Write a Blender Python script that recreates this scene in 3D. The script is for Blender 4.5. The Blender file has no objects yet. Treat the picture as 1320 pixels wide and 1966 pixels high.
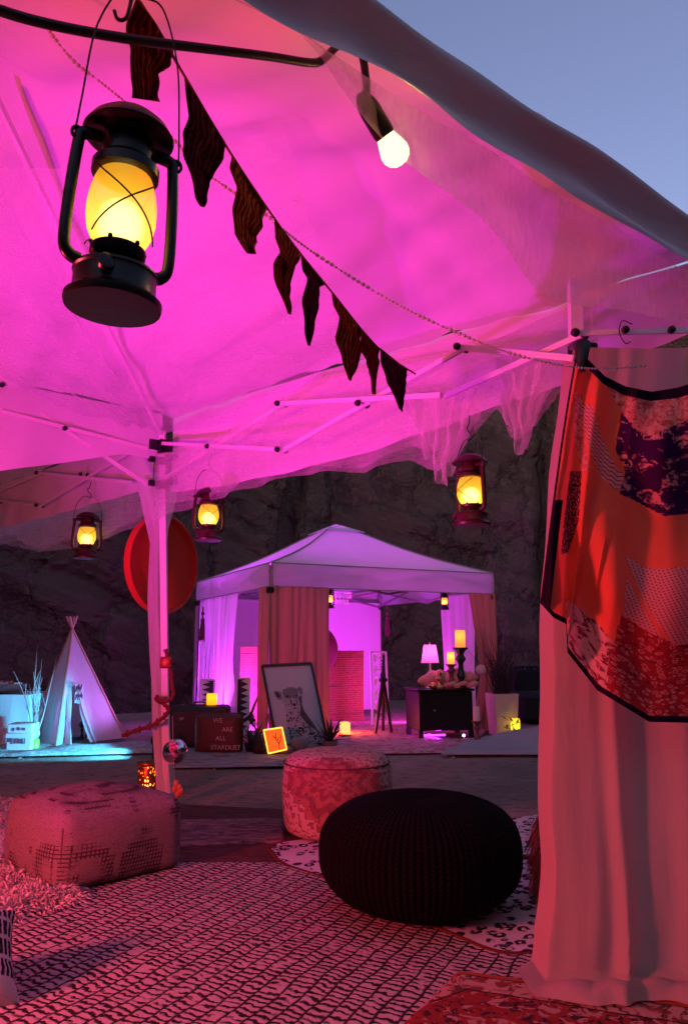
import bpy, math, random
from mathutils import Vector, Matrix, noise
random.seed(7)
R = math.radians
SC = bpy.context.scene
COL = SC.collection

# ------------------------------------------------------------------ camera
CAM_H, FPX = 1.02, 1477.0
PITCH = math.atan((1240 - 983) / FPX)
CP, SP = math.cos(PITCH), math.sin(PITCH)
cam = bpy.data.cameras.new('camera')
cam.sensor_fit = 'VERTICAL'; cam.sensor_height = 36.0; cam.lens = 36.0 * FPX / 1966.0
cam.clip_start = 0.05; cam.clip_end = 2000
camo = bpy.data.objects.new('camera', cam); COL.objects.link(camo)
camo.location = (0, 0, CAM_H); camo.rotation_euler = (math.pi / 2 + PITCH, 0, 0)
SC.camera = camo

# ------------------------------------------------------------------ sky after sunset
wd = bpy.data.worlds.new('World'); SC.world = wd; wd.use_nodes = True
wt = wd.node_tree
bg = wt.nodes['Background']
sky = wt.nodes.new('ShaderNodeTexSky'); sky.sky_type = 'NISHITA'; sky.sun_disc = False
sky.sun_elevation = R(7); sky.sun_rotation = R(205); sky.altitude = 300
sky.air_density = 1.0; sky.dust_density = 1.0; sky.ozone_density = 1.0
tint = wt.nodes.new('ShaderNodeMix'); tint.data_type = 'RGBA'; tint.blend_type = 'MULTIPLY'
tint.inputs[0].default_value = 1.0; tint.inputs[7].default_value = (1.0, 0.80, 1.04, 1)
wt.links.new(sky.outputs[0], tint.inputs[6]); wt.links.new(tint.outputs[2], bg.inputs[0])
bg.inputs[1].default_value = 0.15
SUN_DIR = (R(84), 0, R(-25))
sun = bpy.data.lights.new('sun_afterglow', 'SUN'); sun.energy = 0.03; sun.angle = R(40); sun.color = (1, .8, .75)
suno = bpy.data.objects.new('sun_afterglow', sun); COL.objects.link(suno); suno.rotation_euler = SUN_DIR

SC.view_settings.view_transform = 'Standard'; SC.view_settings.look = 'None'
SC.view_settings.exposure = 0.8; SC.view_settings.gamma = 1.0; SC.view_settings.use_curve_mapping = False
SC.render.engine = 'CYCLES'
SC.cycles.use_denoising = True
SC.cycles.sample_clamp_indirect = 4.0
SC.cycles.adaptive_threshold = 0.03
SC.cycles.max_bounces = 5; SC.cycles.diffuse_bounces = 3; SC.cycles.transparent_max_bounces = 14
SC.cycles.transmission_bounces = 6; SC.cycles.caustics_reflective = False; SC.cycles.caustics_refractive = False

# ------------------------------------------------------------------ helpers: places in the photograph -> places in the world
def ray(x, y):
    dx = (x - 660) / FPX; dy = (983 - y) / FPX
    return Vector((dx, CP - dy * SP, SP + dy * CP))
def at(x, y, Y):
    d = ray(x, y); return Vector((0, 0, CAM_H)) + d * (Y / d.y)
def gp(x, y, z=0.0):
    d = ray(x, y); return Vector((0, 0, CAM_H)) + d * ((z - CAM_H) / d.z)
def vp(x, y, a, b):
    d = ray(x, y); nx, ny = -(b[1] - a[1]), b[0] - a[0]
    return Vector((0, 0, CAM_H)) + d * ((nx * a[0] + ny * a[1]) / (nx * d.x + ny * d.y))
def lerp(a, b, t): return a + (b - a) * t
def pl(pts, t):
    """point at fraction t of a polyline (by index)"""
    n = len(pts) - 1; f = max(0, min(n - 1e-6, t * n)); i = int(f); k = f - i
    return tuple(pts[i][j] + (pts[i + 1][j] - pts[i][j]) * k for j in range(len(pts[0])))
def crv(pts, n):
    """Catmull-Rom through points"""
    P = [Vector(p) for p in pts]; P = [P[0] * 2 - P[1]] + P + [P[-1] * 2 - P[-2]]
    out = []
    m = len(P) - 3
    for k in range(n + 1):
        f = min(m - 1e-6, k / n * m); i = int(f); t = f - i
        a, b, c, d = P[i], P[i + 1], P[i + 2], P[i + 3]
        out.append(.5 * ((2 * b) + (c - a) * t + (2 * a - 5 * b + 4 * c - d) * t * t + (3 * b - a - 3 * c + d) * t ** 3))
    return out
def nz(x, y=0, z=0): return noise.noise(Vector((x, y, z)))

# ------------------------------------------------------------------ helpers: meshes
class MB:
    def __init__(s): s.v = []; s.f = []; s.uv = {}; s.mi = []
    def add(s, vs, fs, mi=0, uvs=None):
        o = len(s.v); s.v += [tuple(q) for q in vs]
        for f in fs: s.f.append(tuple(o + i for i in f)); s.mi.append(mi)
        if uvs:
            for i, u in enumerate(uvs): s.uv[o + i] = u
        return s
    def box(s, c, d, rz=0, mi=0, bev=0.0, M=None):
        x, y, z = d[0] / 2, d[1] / 2, d[2] / 2
        M = M or Matrix.Rotation(rz, 3, 'Z')
        if bev <= 0:
            L = [(i * x, j * y, k * z) for k in (-1, 1) for i, j in ((-1, -1), (1, -1), (1, 1), (-1, 1))]
            F = [(3, 2, 1, 0), (4, 5, 6, 7), (0, 1, 5, 4), (1, 2, 6, 5), (2, 3, 7, 6), (3, 0, 4, 7)]
        else:
            b = min(bev, x * .95, y * .95, z * .95)
            L = []
            for k, ins in ((-1, 1), (-1, 0), (1, 0), (1, 1)):
                zz = k * (z if ins else z - b)
                xx, yy = (x - b, y - b) if ins else (x, y)
                c2 = b * .6
                for (i, j, e) in ((-1, -1, 0), (-1, -1, 1), (1, -1, 1), (1, -1, 0), (1, 1, 0), (1, 1, 1), (-1, 1, 1), (-1, 1, 0)):
                    L.append((i * (xx - (c2 if e else 0)), j * (yy - (0 if e else c2)), zz))
            F = [tuple(range(7, -1, -1)), tuple(range(24, 32))]
            for r in range(3):
                for q in range(8):
                    a = r * 8 + q; b2 = r * 8 + (q + 1) % 8
                    F.append((a, b2, b2 + 8, a + 8))
        return s.add([M @ Vector(p) + Vector(c) for p in L], F, mi)
    def bar(s, a, b, w, h=None, up=Vector((0, 0, 1)), mi=0):
        a, b = Vector(a), Vector(b); h = h or w
        d = (b - a).normalized()
        sd = d.cross(up)
        if sd.length < 1e-4: sd = Vector((1, 0, 0))
        sd.normalize(); u = sd.cross(d)
        V = []
        for p in (a, b):
            for i, j in ((-1, -1), (1, -1), (1, 1), (-1, 1)): V.append(p + sd * i * w / 2 + u * j * h / 2)
        return s.add(V, [(3, 2, 1, 0), (4, 5, 6, 7), (0, 1, 5, 4), (1, 2, 6, 5), (2, 3, 7, 6), (3, 0, 4, 7)], mi)
    def tube(s, pts, r, seg=8, mi=0, cap=True, flat=1.0):
        P = [Vector(p) for p in pts]; n = len(P)
        rr = r if isinstance(r, (list, tuple)) else [r] * n
        V = []; prev = None
        for i in range(n):
            d = (P[min(i + 1, n - 1)] - P[max(i - 1, 0)])
            if d.length < 1e-7: d = Vector((0, 0, 1))
            d.normalize()
            if prev is None:
                a = d.cross(Vector((0, 0, 1)))
                if a.length < .05: a = d.cross(Vector((0, 1, 0)))
            else: a = prev - d * prev.dot(d)
            a.normalize(); prev = a; b = d.cross(a)
            for k in range(seg):
                t = 2 * math.pi * k / seg
                V.append(P[i] + (a * math.cos(t) + b * math.sin(t) * flat) * rr[i])
        F = []
        for i in range(n - 1):
            for k in range(seg):
                q = (k + 1) % seg
                F.append((i * seg + k, i * seg + q, (i + 1) * seg + q, (i + 1) * seg + k))
        if cap:
            F.append(tuple(range(seg - 1, -1, -1))); F.append(tuple(range((n - 1) * seg, n * seg)))
        return s.add(V, F, mi)
    def lathe(s, prof, c=(0, 0, 0), seg=24, mi=0, M=None, fn=None):
        V = []; U = []
        for i, (r, z) in enumerate(prof):
            for k in range(seg):
                t = 2 * math.pi * k / seg
                q = r * (fn(t, z) if fn else 1.0)
                p = Vector((q * math.cos(t), q * math.sin(t), z))
                V.append((M @ p if M else p) + Vector(c)); U.append((k / seg, i / (len(prof) - 1)))
        F = []
        for i in range(len(prof) - 1):
            for k in range(seg):
                q = (k + 1) % seg
                F.append((i * seg + k, i * seg + q, (i + 1) * seg + q, (i + 1) * seg + k))
        F.append(tuple(range(seg - 1, -1, -1))); n = len(prof) - 1
        F.append(tuple(range(n * seg, (n + 1) * seg)))
        return s.add(V, F, mi, U)
    def grid(s, fn, nu, nv, mi=0, mif=None, uvf=None):
        V = []; U = []
        for j in range(nv + 1):
            for i in range(nu + 1):
                V.append(fn(i / nu, j / nv)); U.append(uvf(i / nu, j / nv) if uvf else (i / nu, j / nv))
        o = len(s.v); s.v += [tuple(p) for p in V]
        for i, u in enumerate(U): s.uv[o + i] = u
        for j in range(nv):
            for i in range(nu):
                a = o + j * (nu + 1) + i
                s.f.append((a, a + 1, a + nu + 2, a + nu + 1))
                s.mi.append(mif((i + .5) / nu, (j + .5) / nv) if mif else mi)
        return s
    def prism(s, poly, o, ux, uy, th, mi=0):
        """flat outline (2D) extruded by th along ux x uy"""
        o, ux, uy = Vector(o), Vector(ux), Vector(uy); n = ux.cross(uy).normalized() * th
        a = [o + ux * p[0] + uy * p[1] for p in poly]; N = len(a)
        F = [tuple(range(N - 1, -1, -1)), tuple(range(N, 2 * N))]
        for i in range(N): q = (i + 1) % N; F.append((i, q, q + N, i + N))
        return s.add(a + [p + n for p in a], F, mi)
    def sphere(s, c, r, nu=12, nv=8, mi=0, sc=(1, 1, 1)):
        V = [Vector(c) + Vector((0, 0, -r * sc[2]))]
        for j in range(1, nv):
            t = -math.pi / 2 + math.pi * j / nv
            for i in range(nu):
                p = 2 * math.pi * i / nu
                V.append(Vector(c) + Vector((r * sc[0] * math.cos(t) * math.cos(p), r * sc[1] * math.cos(t) * math.sin(p), r * sc[2] * math.sin(t))))
        V.append(Vector(c) + Vector((0, 0, r * sc[2])))
        F = []
        for i in range(nu): F.append((0, 1 + (i + 1) % nu, 1 + i))
        for j in range(nv - 2):
            for i in range(nu):
                q = (i + 1) % nu; a = 1 + j * nu
                F.append((a + i, a + q, a + nu + q, a + nu + i))
        e = len(V) - 1; a = 1 + (nv - 2) * nu
        for i in range(nu): F.append((a + i, a + (i + 1) % nu, e))
        return s.add(V, F, mi)
    def build(s, name, mat, parent=None, smooth=True, local=False):
        me = bpy.data.meshes.new(name); me.from_pydata(s.v, [], s.f)
        mats = mat if isinstance(mat, (list, tuple)) else [mat]
        for m in mats: me.materials.append(m)
        if len(mats) > 1: me.polygons.foreach_set('material_index', s.mi)
        if s.uv:
            ul = me.uv_layers.new(name='UVMap')
            idx = [0] * len(me.loops); me.loops.foreach_get('vertex_index', idx)
            flat = []
            for i in idx: flat += s.uv.get(i, (0, 0))
            ul.data.foreach_set('uv', flat)
        me.update()
        if smooth:
            me.polygons.foreach_set('use_smooth', [True] * len(me.polygons))
            try: me.set_sharp_from_angle(angle=R(42))
            except Exception: pass
        o = bpy.data.objects.new(name, me); COL.objects.link(o)
        if parent:
            o.parent = parent
            if not local: o.location = -wloc(parent)
        return o
def wloc(o):
    L = Vector(o.location)
    while o.parent: o = o.parent; L += Vector(o.location)
    return L
def tag(o, label, cat, group=None, kind=None):
    if label: o['label'] = label
    if cat: o['category'] = cat
    if group: o['group'] = group
    if kind: o['kind'] = kind
    return o
def thing(name, label, cat, loc=(0, 0, 0), group=None):
    o = bpy.data.objects.new(name, None); COL.objects.link(o); o.location = loc; o.empty_display_size = .1
    return tag(o, label, cat, group)
def lamp(name, kind, loc, col, power, parent=None, size=.1, aim=None, cone=None, blend=.6):
    l = bpy.data.lights.new(name, kind); l.color = col; l.energy = power
    if kind == 'AREA': l.shape = 'DISK'; l.size = size
    else: l.shadow_soft_size = size
    if kind == 'SPOT': l.spot_size = R(cone); l.spot_blend = blend
    o = bpy.data.objects.new(name, l); COL.objects.link(o)
    if aim is not None:
        o.rotation_euler = (Vector(aim) - Vector(loc)).to_track_quat('-Z', 'Y').to_euler()
    o.location = loc
    if parent: o.parent = parent; o.location = Vector(loc) - wloc(parent)
    return o

# ------------------------------------------------------------------ helpers: materials
def nt_new(name):
    m = bpy.data.materials.new(name); m.use_nodes = True; t = m.node_tree; t.nodes.clear()
    o = t.nodes.new('ShaderNodeOutputMaterial'); return m, t, o
def put(t, sock, v):
    if v is None: return
    if isinstance(v, bpy.types.NodeSocket): t.links.new(v, sock)
    elif isinstance(v, (int, float)):
        try: sock.default_value = v
        except Exception: sock.default_value = (v, v, v)
    else:
        n = len(sock.default_value); sock.default_value = (tuple(v) + (1,))[:n] if len(v) < n else tuple(v)[:n]
def mth(t, op, a, b=None, c=None, clamp=False):
    n = t.nodes.new('ShaderNodeMath'); n.operation = op; n.use_clamp = clamp
    for i, v in enumerate((a, b, c)): put(t, n.inputs[i], v)
    return n.outputs[0]
def mix(t, f, a, b, bl='MIX'):
    n = t.nodes.new('ShaderNodeMix'); n.data_type = 'RGBA'; n.blend_type = bl
    put(t, n.inputs[0], f); put(t, n.inputs[6], a); put(t, n.inputs[7], b); return n.outputs[2]
def mixsh(t, f, a, b):
    n = t.nodes.new('ShaderNodeMixShader'); put(t, n.inputs[0], f); t.links.new(a, n.inputs[1]); t.links.new(b, n.inputs[2]); return n.outputs[0]
def co(t, k='Object'):
    return t.nodes.new('ShaderNodeTexCoord').outputs[k]
def mapv(t, v, sc=(1, 1, 1), loc=(0, 0, 0), rot=(0, 0, 0)):
    n = t.nodes.new('ShaderNodeMapping'); put(t, n.inputs[0], v)
    n.inputs['Scale'].default_value = sc; n.inputs['Location'].default_value = loc; n.inputs['Rotation'].default_value = rot; return n.outputs[0]
def nois(t, v, s, d=4, r=.55, w=0.0, out=0):
    n = t.nodes.new('ShaderNodeTexNoise'); put(t, n.inputs['Vector'], v); n.inputs['Scale'].default_value = s
    n.inputs['Detail'].default_value = d; n.inputs['Roughness'].default_value = r; n.inputs['Distortion'].default_value = w; return n.outputs[out]
def voro(t, v, s, feat='F1', rnd=1.0, out='Distance'):
    n = t.nodes.new('ShaderNodeTexVoronoi'); n.feature = feat; put(t, n.inputs['Vector'], v)
    n.inputs['Scale'].default_value = s; n.inputs['Randomness'].default_value = rnd; return n.outputs[out]
def ramp(t, f, stops):
    n = t.nodes.new('ShaderNodeMapRange'); n.clamp = True; put(t, n.inputs[0], f)
    n.inputs[1].default_value, n.inputs[2].default_value = stops; return n.outputs[0]
def sep(t, v):
    n = t.nodes.new('ShaderNodeSeparateXYZ'); put(t, n.inputs[0], v); return n.outputs
def comb(t, x, y, z=0.0):
    n = t.nodes.new('ShaderNodeCombineXYZ'); put(t, n.inputs[0], x); put(t, n.inputs[1], y); put(t, n.inputs[2], z); return n.outputs[0]
def bump(t, h, st=.3, d=.01):
    n = t.nodes.new('ShaderNodeBump'); n.inputs['Strength'].default_value = st; n.inputs['Distance'].default_value = d; put(t, n.inputs['Height'], h); return n.outputs[0]
def princ(t, o, col, rough=.7, metal=0, nrm=None, spec=.4, sheen=0):
    p = t.nodes.new('ShaderNodeBsdfPrincipled'); put(t, p.inputs['Base Color'], col); put(t, p.inputs['Roughness'], rough)
    p.inputs['Metallic'].default_value = metal; p.inputs['Specular IOR Level'].default_value = spec
    if sheen: p.inputs['Sheen Weight'].default_value = sheen
    if nrm: t.links.new(nrm, p.inputs['Normal'])
    if o: t.links.new(p.outputs[0], o.inputs[0])
    return p.outputs[0]
def hsv(c, k): return tuple(max(0, min(1, x * k)) for x in c[:3])
def pbr(name, col, rough=.7, var=.25, scale=6, bmp=.15, bs=60, metal=0, spec=.4, stretch=(1, 1, 1), bd=.004, sheen=0):
    m, t, o = nt_new(name); v = mapv(t, co(t), stretch)
    f = nois(t, v, scale, 5); c = mix(t, f, hsv(col, 1 - var), hsv(col, 1 + var))
    b = bump(t, nois(t, v, bs, 4), bmp, bd)
    rg = mth(t, 'ADD', rough - .08, mth(t, 'MULTIPLY', nois(t, v, scale * 3, 3), .16))
    princ(t, o, c, rg, metal, b, spec, sheen); return m
def cloth(name, col, tr=.4, var=.12, scale=3, bmp=.25, bs=14, bd=.02, stretch=(1, 1, .4), weave=400, colf=None):
    """woven cloth: scatters light on both faces"""
    m, t, o = nt_new(name); v = mapv(t, co(t), stretch)
    c = mix(t, nois(t, v, scale, 4), hsv(col, 1 - var), hsv(col, 1 + var)) if colf is None else colf(t)
    h = mth(t, 'ADD', nois(t, v, bs, 3), mth(t, 'MULTIPLY', nois(t, co(t), weave, 2), .12))
    b = bump(t, h, bmp, bd)
    d = t.nodes.new('ShaderNodeBsdfDiffuse'); put(t, d.inputs[0], c); t.links.new(b, d.inputs['Normal'])
    s = t.nodes.new('ShaderNodeBsdfTranslucent'); put(t, s.inputs[0], c); t.links.new(b, s.inputs['Normal'])
    t.links.new(mixsh(t, tr, d.outputs[0], s.outputs[0]), o.inputs[0]); return m
def sheer(name, col, alpha=.35, tr=.5, streak=(2, 2, 30), lo=.6, hi=1.5):
    """tulle / voile: a fine net that lets part of the light straight through"""
    m, t, o = nt_new(name); v = mapv(t, co(t), streak)
    a = mth(t, 'MULTIPLY', mth(t, 'ADD', mth(t, 'MULTIPLY', nois(t, v, 3, 4, .65), hi - lo), lo), alpha, clamp=True)
    d = t.nodes.new('ShaderNodeBsdfDiffuse'); put(t, d.inputs[0], col)
    s = t.nodes.new('ShaderNodeBsdfTranslucent'); put(t, s.inputs[0], col)
    tp = t.nodes.new('ShaderNodeBsdfTransparent')
    lw = t.nodes.new('ShaderNodeLayerWeight'); lw.inputs[0].default_value = .35
    a2 = mth(t, 'ADD', a, mth(t, 'MULTIPLY', lw.outputs['Facing'], .35), clamp=True)
    t.links.new(mixsh(t, a2, tp.outputs[0], mixsh(t, tr, d.outputs[0], s.outputs[0])), o.inputs[0]); return m
def emit(name, col, st, base=None):
    m, t, o = nt_new(name); e = t.nodes.new('ShaderNodeEmission'); e.inputs[0].default_value = (*col, 1); e.inputs[1].default_value = st
    t.links.new(e.outputs[0], o.inputs[0]); return m
def glowglass(name, col, tcol, e=.5, tr=.75, core=0):
    """frosted lamp glass or candle wax: scatters the flame standing inside it, with a faint glow of its own"""
    m, t, o = nt_new(name)
    s = t.nodes.new('ShaderNodeBsdfTranslucent'); s.inputs[0].default_value = (*tcol, 1)
    d = princ(t, None, tcol, .3)
    em = t.nodes.new('ShaderNodeEmission'); em.inputs[0].default_value = (*col, 1); em.inputs[1].default_value = e
    ad = t.nodes.new('ShaderNodeAddShader'); t.links.new(mixsh(t, tr, d, s.outputs[0]), ad.inputs[0]); t.links.new(em.outputs[0], ad.inputs[1])
    if core:
        tp = t.nodes.new('ShaderNodeBsdfTransparent'); t.links.new(mixsh(t, core, ad.outputs[0], tp.outputs[0]), o.inputs[0])
    else: t.links.new(ad.outputs[0], o.inputs[0])
    return m
def flame_mat():
    m, t, o = nt_new('flame_glow'); e = t.nodes.new('ShaderNodeEmission'); e.inputs[0].default_value = (1, .80, .30, 1); e.inputs[1].default_value = 3.2
    lw = t.nodes.new('ShaderNodeLayerWeight'); lw.inputs[0].default_value = .5; tp = t.nodes.new('ShaderNodeBsdfTransparent')
    f = mth(t, 'POWER', mth(t, 'SUBTRACT', 1, lw.outputs['Facing']), 2.2)
    t.links.new(mixsh(t, f, tp.outputs[0], e.outputs[0]), o.inputs[0]); return m

WHITE = (.78, .77, .75)
M = {}
M['canopy'] = cloth('canopy_polyester', (.74, .74, .74), .05, .06, 1.2, .35, 2.2, .06, (1, 1, 1), 300)
M['valance'] = cloth('valance_polyester', (.72, .72, .73), .05, .06, 1.5, .35, 5, .04, (1, 1, .5), 300)
M['frame'] = pbr('white_powder_coat', (.78, .77, .76), .35, .06, 5, .05, 80)
M['black_plastic'] = pbr('black_plastic', (.012, .012, .012), .4, .2, 8, .1)
M['tulle'] = sheer('white_tulle', (.85, .83, .83), .17, .5, (2.5, 2.5, 26), .15, 2.0)
M['tulle_dense'] = sheer('white_tulle_gathered', (.85, .83, .83), .32, .5, (14, 14, 4), .2, 2.0)
M['wire'] = pbr('dark_wire', (.03, .022, .02), .4, .2, 8, .05, metal=.6)

# ================================================================== SETTING
def ground():
    xs = [-120, -60, -30, -16] + [-10 + i * .14 for i in range(144)] + [10.5, 16, 30, 60, 120]
    ys = [-80, -40, -15, -5, -2] + [0 + i * .14 for i in range(110)] + [15.6, 18, 25, 50, 90, 180]
    b = MB(); V = []
    for y in ys:
        for x in xs:
            h = -.016 + .010 * nz(x * .8, y * .8, 3) + .006 * nz(x * 3, y * 3, 1)
            if y > 9.5: h += .05 * max(0, nz(x * .5, y * .5, 7)) * min(1, (y - 9.5))
            V.append((x, y, min(h, -.002) if y < 9.5 else h))
    nx = len(xs); F = []
    for j in range(len(ys) - 1):
        for i in range(nx - 1): F.append((j * nx + i, j * nx + i + 1, (j + 1) * nx + i + 1, (j + 1) * nx + i))
    b.add(V, F)
    m, t, o = nt_new('desert_dirt'); v = co(t)
    st = mapv(t, v, (1, 2.2, 1))
    c = mix(t, ramp(t, nois(t, v, 1.1, 6, .6), (.35, .65)), (.33, .225, .175), (.50, .36, .29))
    c = mix(t, ramp(t, nois(t, st, 9, 5, .7), (.52, .66)), c, (.15, .10, .08))
    c = mix(t, ramp(t, nois(t, v, 60, 3, .7), (.55, .75)), c, (.50, .40, .33))
    h = mth(t, 'ADD', nois(t, st, 11, 6, .7), mth(t, 'MULTIPLY', nois(t, v, 90, 3), .35))
    princ(t, o, c, .95, 0, bump(t, h, 1.0, .06), .15)
    o2 = b.build('ground', m); o2['kind'] = 'structure'
ground()
def gravel():
    rnd = random.Random(21); b = MB(); V = []; F = []
    for k in range(2600):
        y = rnd.uniform(4.6, 13.5); x = rnd.uniform(-.62, .62) * y; r_ = .004 + .016 * rnd.random() ** 4; a = rnd.uniform(0, 6.28)
        c, s_ = math.cos(a) * r_, math.sin(a) * r_; o = len(V); z = -.012
        V += [(x + c * 1.4, y + s_, z), (x - s_, y + c * .8, z), (x - c * 1.4, y - s_, z), (x + s_, y - c * .8, z), (x + c * .3, y, z + r_ * .9)]
        F += [(o, o + 1, o + 4), (o + 1, o + 2, o + 4), (o + 2, o + 3, o + 4), (o + 3, o, o + 4)]
    b.add(V, F); o = b.build('gravel', pbr('gravel_stone', (.30, .22, .18), .9, .5, 30, .3)); tag(o, 'loose gravel scattered over the desert ground', 'gravel', kind='stuff')
gravel()

def cliff():
    prof = [(-30, 6), (-14, 9.8), (-7, 11.0), (-4, 12.0), (-1.6, 13.9), (1, 15.3), (4.5, 15.4), (8, 14.6), (14, 12.5), (30, 6)]
    def yb(x):
        for (a, ya), (c, yc) in zip(prof, prof[1:]):
            if a <= x <= c:
                k = (x - a) / (c - a); k = k * k * (3 - 2 * k); return ya + (yc - ya) * k
        return 6
    b = MB()
    def fn(u, v):
        x = -30 + 60 * u; hgt = 8.4 + 2.5 / (1 + math.exp((x + 1.2) * 2.2)) + 3 / (1 + math.exp(-(x - 11) * 1.2)); z = -.3 + hgt * v  # unseen tops at left and far right raised to block sky light
        w = 1 / (1 + math.exp((x + .6) * 2.0))            # slanted strata on the left, blocky wall on the right
        q = z + .42 * x + .35 * nz(x * .35, z * .5)
        st = .28 * abs(nz(q * 1.5, x * .1, 2)) + .16 * abs(nz(q * 4.3, x * .2, 9)) + .06 * nz(q * 11, x * .5, 4)
        bl = .55 * abs(nz(x * .55, z * .22, 5)) + .22 * nz(x * 1.3, z * .9, 6)
        fi = noise.fractal(Vector((x * .9, z * 1.1, 1.5)), .9, 2.1, 5) * .16
        y = yb(x) + .22 * z + .05 * z * nz(x * .3, 3) - (w * st + (1 - w) * bl) * 1.2 - fi
        crack = math.exp(-((x + .95 - .12 * math.sin(z * 1.7)) / .12) ** 2) * .55 + math.exp(-((x - 4.15 - .1 * z) / .3) ** 2) * .7
        zz = z + (.9 * nz(x * .25, 11) + .3 * nz(x * 1.1, 4)) * v
        return (x, y + crack, zz)
    b.grid(fn, 420, 130)
    b.grid(lambda u, v: (lambda p: (p[0], p[1] + .2 + 14 * v, p[2] + 1.2 * v + .5 * nz(p[0] * .3, v * 4)))(fn(u, 1)), 420, 10)
    m, t, o = nt_new('dark_sandstone'); v = co(t)
    sl = mapv(t, mapv(t, v, rot=(0, R(-25), 0)), (.5, .5, 2.6))
    c = mix(t, nois(t, v, .8, 6, .65), (.115, .080, .062), (.19, .135, .108))
    c = mix(t, mth(t, 'MULTIPLY', ramp(t, nois(t, sl, 2.0, 6, .7), (.48, .74)), .75), c, (.06, .043, .038))
    c = mix(t, ramp(t, nois(t, v, 5, 6, .75), (.58, .75)), c, (.28, .205, .165))
    wv = t.nodes.new('ShaderNodeVectorMath'); wv.operation = 'MULTIPLY_ADD'; put(t, wv.inputs[0], nois(t, v, 1.6, 4, .6, 0, 1)); wv.inputs[1].default_value = (.9, .9, .9); put(t, wv.inputs[2], mapv(t, v, (1, 1, .6)))
    ck = voro(t, wv.outputs[0], .85, 'DISTANCE_TO_EDGE'); ckm = ramp(t, ck, (.0, .03))
    c = mix(t, ckm, mix(t, .4, c, (.03, .022, .02)), c)
    h = mth(t, 'ADD', mth(t, 'MULTIPLY', ramp(t, ck, (0, .12)), 1.1), mth(t, 'ADD', nois(t, v, 3.5, 8, .72), mth(t, 'MULTIPLY', nois(t, sl, 3, 7, .7), .9)))
    princ(t, o, c, .95, 0, bump(t, h, 1.0, .16), .1)
    o2 = b.build('cliff', m); o2['kind'] = 'structure'
    # unseen ring of rock added round the camp to cut sky light
    path = [(-20, 8.5), (-12.5, 5.5), (-9.5, 1.0), (-8.5, -4), (-5.5, -7.5), (0, -8.6), (5.5, -7.2), (9.0, -3.5), (10.2, 2), (11.5, 8), (19, 11)]
    W = crv([(x, y, 0) for x, y in path], 240)
    def ring(u, v):
        k = u * 240; i = min(239, int(k)); p = W[i].lerp(W[i + 1], k - i); d = (W[i + 1] - W[i]).normalized(); n = Vector((-d.y, d.x, 0))
        z = -.3 + 8.0 * v
        off = .10 * z + .9 * nz(u * 22, z * .25, 3) + .4 * nz(u * 60, z * .7, 8) + .5 * abs(nz(z * .9 + u * 9, u * 5, 6))
        return p - n * off + Vector((0, 0, z + (1.3 * nz(u * 14, 4) + .4 * nz(u * 50, 2)) * v))
    b = MB(); b.grid(ring, 240, 60); b.grid(lambda u, v: (lambda q: Vector((q.x * (1 + .9 * v), q.y * (1 + .9 * v), q.z + v)))(ring(u, 1)), 240, 6)
    o2 = b.build('added_canyon_wall', m); o2['kind'] = 'structure'
cliff()

# ================================================================== NEAR CANOPY (the one we look out of)
A = Vector((-1.22, 5.0, 0)); B = Vector((.81, 2.5, 0))
U = Vector((.63, -.776, 0)); EE = Vector((.776, .63, 0))
C_ = A - EE * 3.2; D_ = B - EE * 3.3; E_ = Vector((-3.4, 7.1, 0))
EAVE = 2.56
FR = B + EE * .75 + U * .2; FL = D_ + U * .2 - EE * .3
CB = C_ - EE * .2
def canopy_roof(P00, P10, P11, P01, eave, rise, sag, ph):
    def fn(s, t):
        p = (P00 * (1 - s) + P10 * s) * (1 - t) + (P01 * (1 - s) + P11 * s) * t
        a, c = abs(2 * s - 1), abs(2 * t - 1)
        k = (a ** 7 + c ** 7) ** (1 / 7); k = min(1, k)
        h = rise * (1 - k) - sag * math.sin(math.pi * min(1, k)) * (1 - min(a, c)) ** .5
        h += .034 * nz((p - P00).dot(EE) * 5.5, (p - P00).dot(U) * .9, ph + 7) + .022 * nz((p - P00).dot(EE) * 1.1, (p - P00).dot(U) * 7, ph + 9)
        h += .025 * nz(p.x * 2.2, p.y * 2.2, ph) + .010 * nz(p.x * 6 + p.y * 4, p.y * 1.5, ph + 3) * (1 - .5 * k)
        return (p.x, p.y, eave + h)
    return fn
def wall_strip(top, bot, nu, nv, wob, nrm, ph=0.0, fold=9.0):
    """cloth hanging between two edges; top and bot are functions of u -> Vector"""
    def fn(u, v):
        a, c = top(u), bot(u); p = a.lerp(c, v)
        d = wob * (.35 + .65 * v) * (math.sin(fold * math.pi * u + ph + 1.5 * nz(u * 5, v * 1.2, ph)) * .6 + nz(u * 13, v * 2, ph + 2) * .8)
        return p + nrm * d
    return fn
can = thing('canopy_tent', 'white pop-up canopy glowing pink overhead, its edge crossing the sky', 'canopy', (-.4, 2.8, 0))
b = MB(); b.grid(canopy_roof(FL, FR, A + EE * .05, CB, EAVE, .75, .10, 1.0), 90, 90); b.build('roof', M['canopy'], can)
# front valance: folds lengthwise, hangs free
def fv(u, v):
    p = FL.lerp(FR + EE * .5, u)
    th = v * 1.0
    bul = .030 * math.sin(th * 7.2 + 1.2 * nz(u * 6, 2)) + .022 * nz(u * 14, v * 3, 4)
    z = EAVE + .005 - .205 * v + .012 * nz(u * 8, 7) * v + .01 * math.sin(u * 40) * v - .02 * max(0, (u - .86) / .14) * (1 - v)
    return Vector((p.x, p.y, z)) + U * (.03 * math.sin(v * math.pi) + bul)
b = MB(); b.grid(fv, 160, 22); b.build('valance', M['valance'], can)
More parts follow.
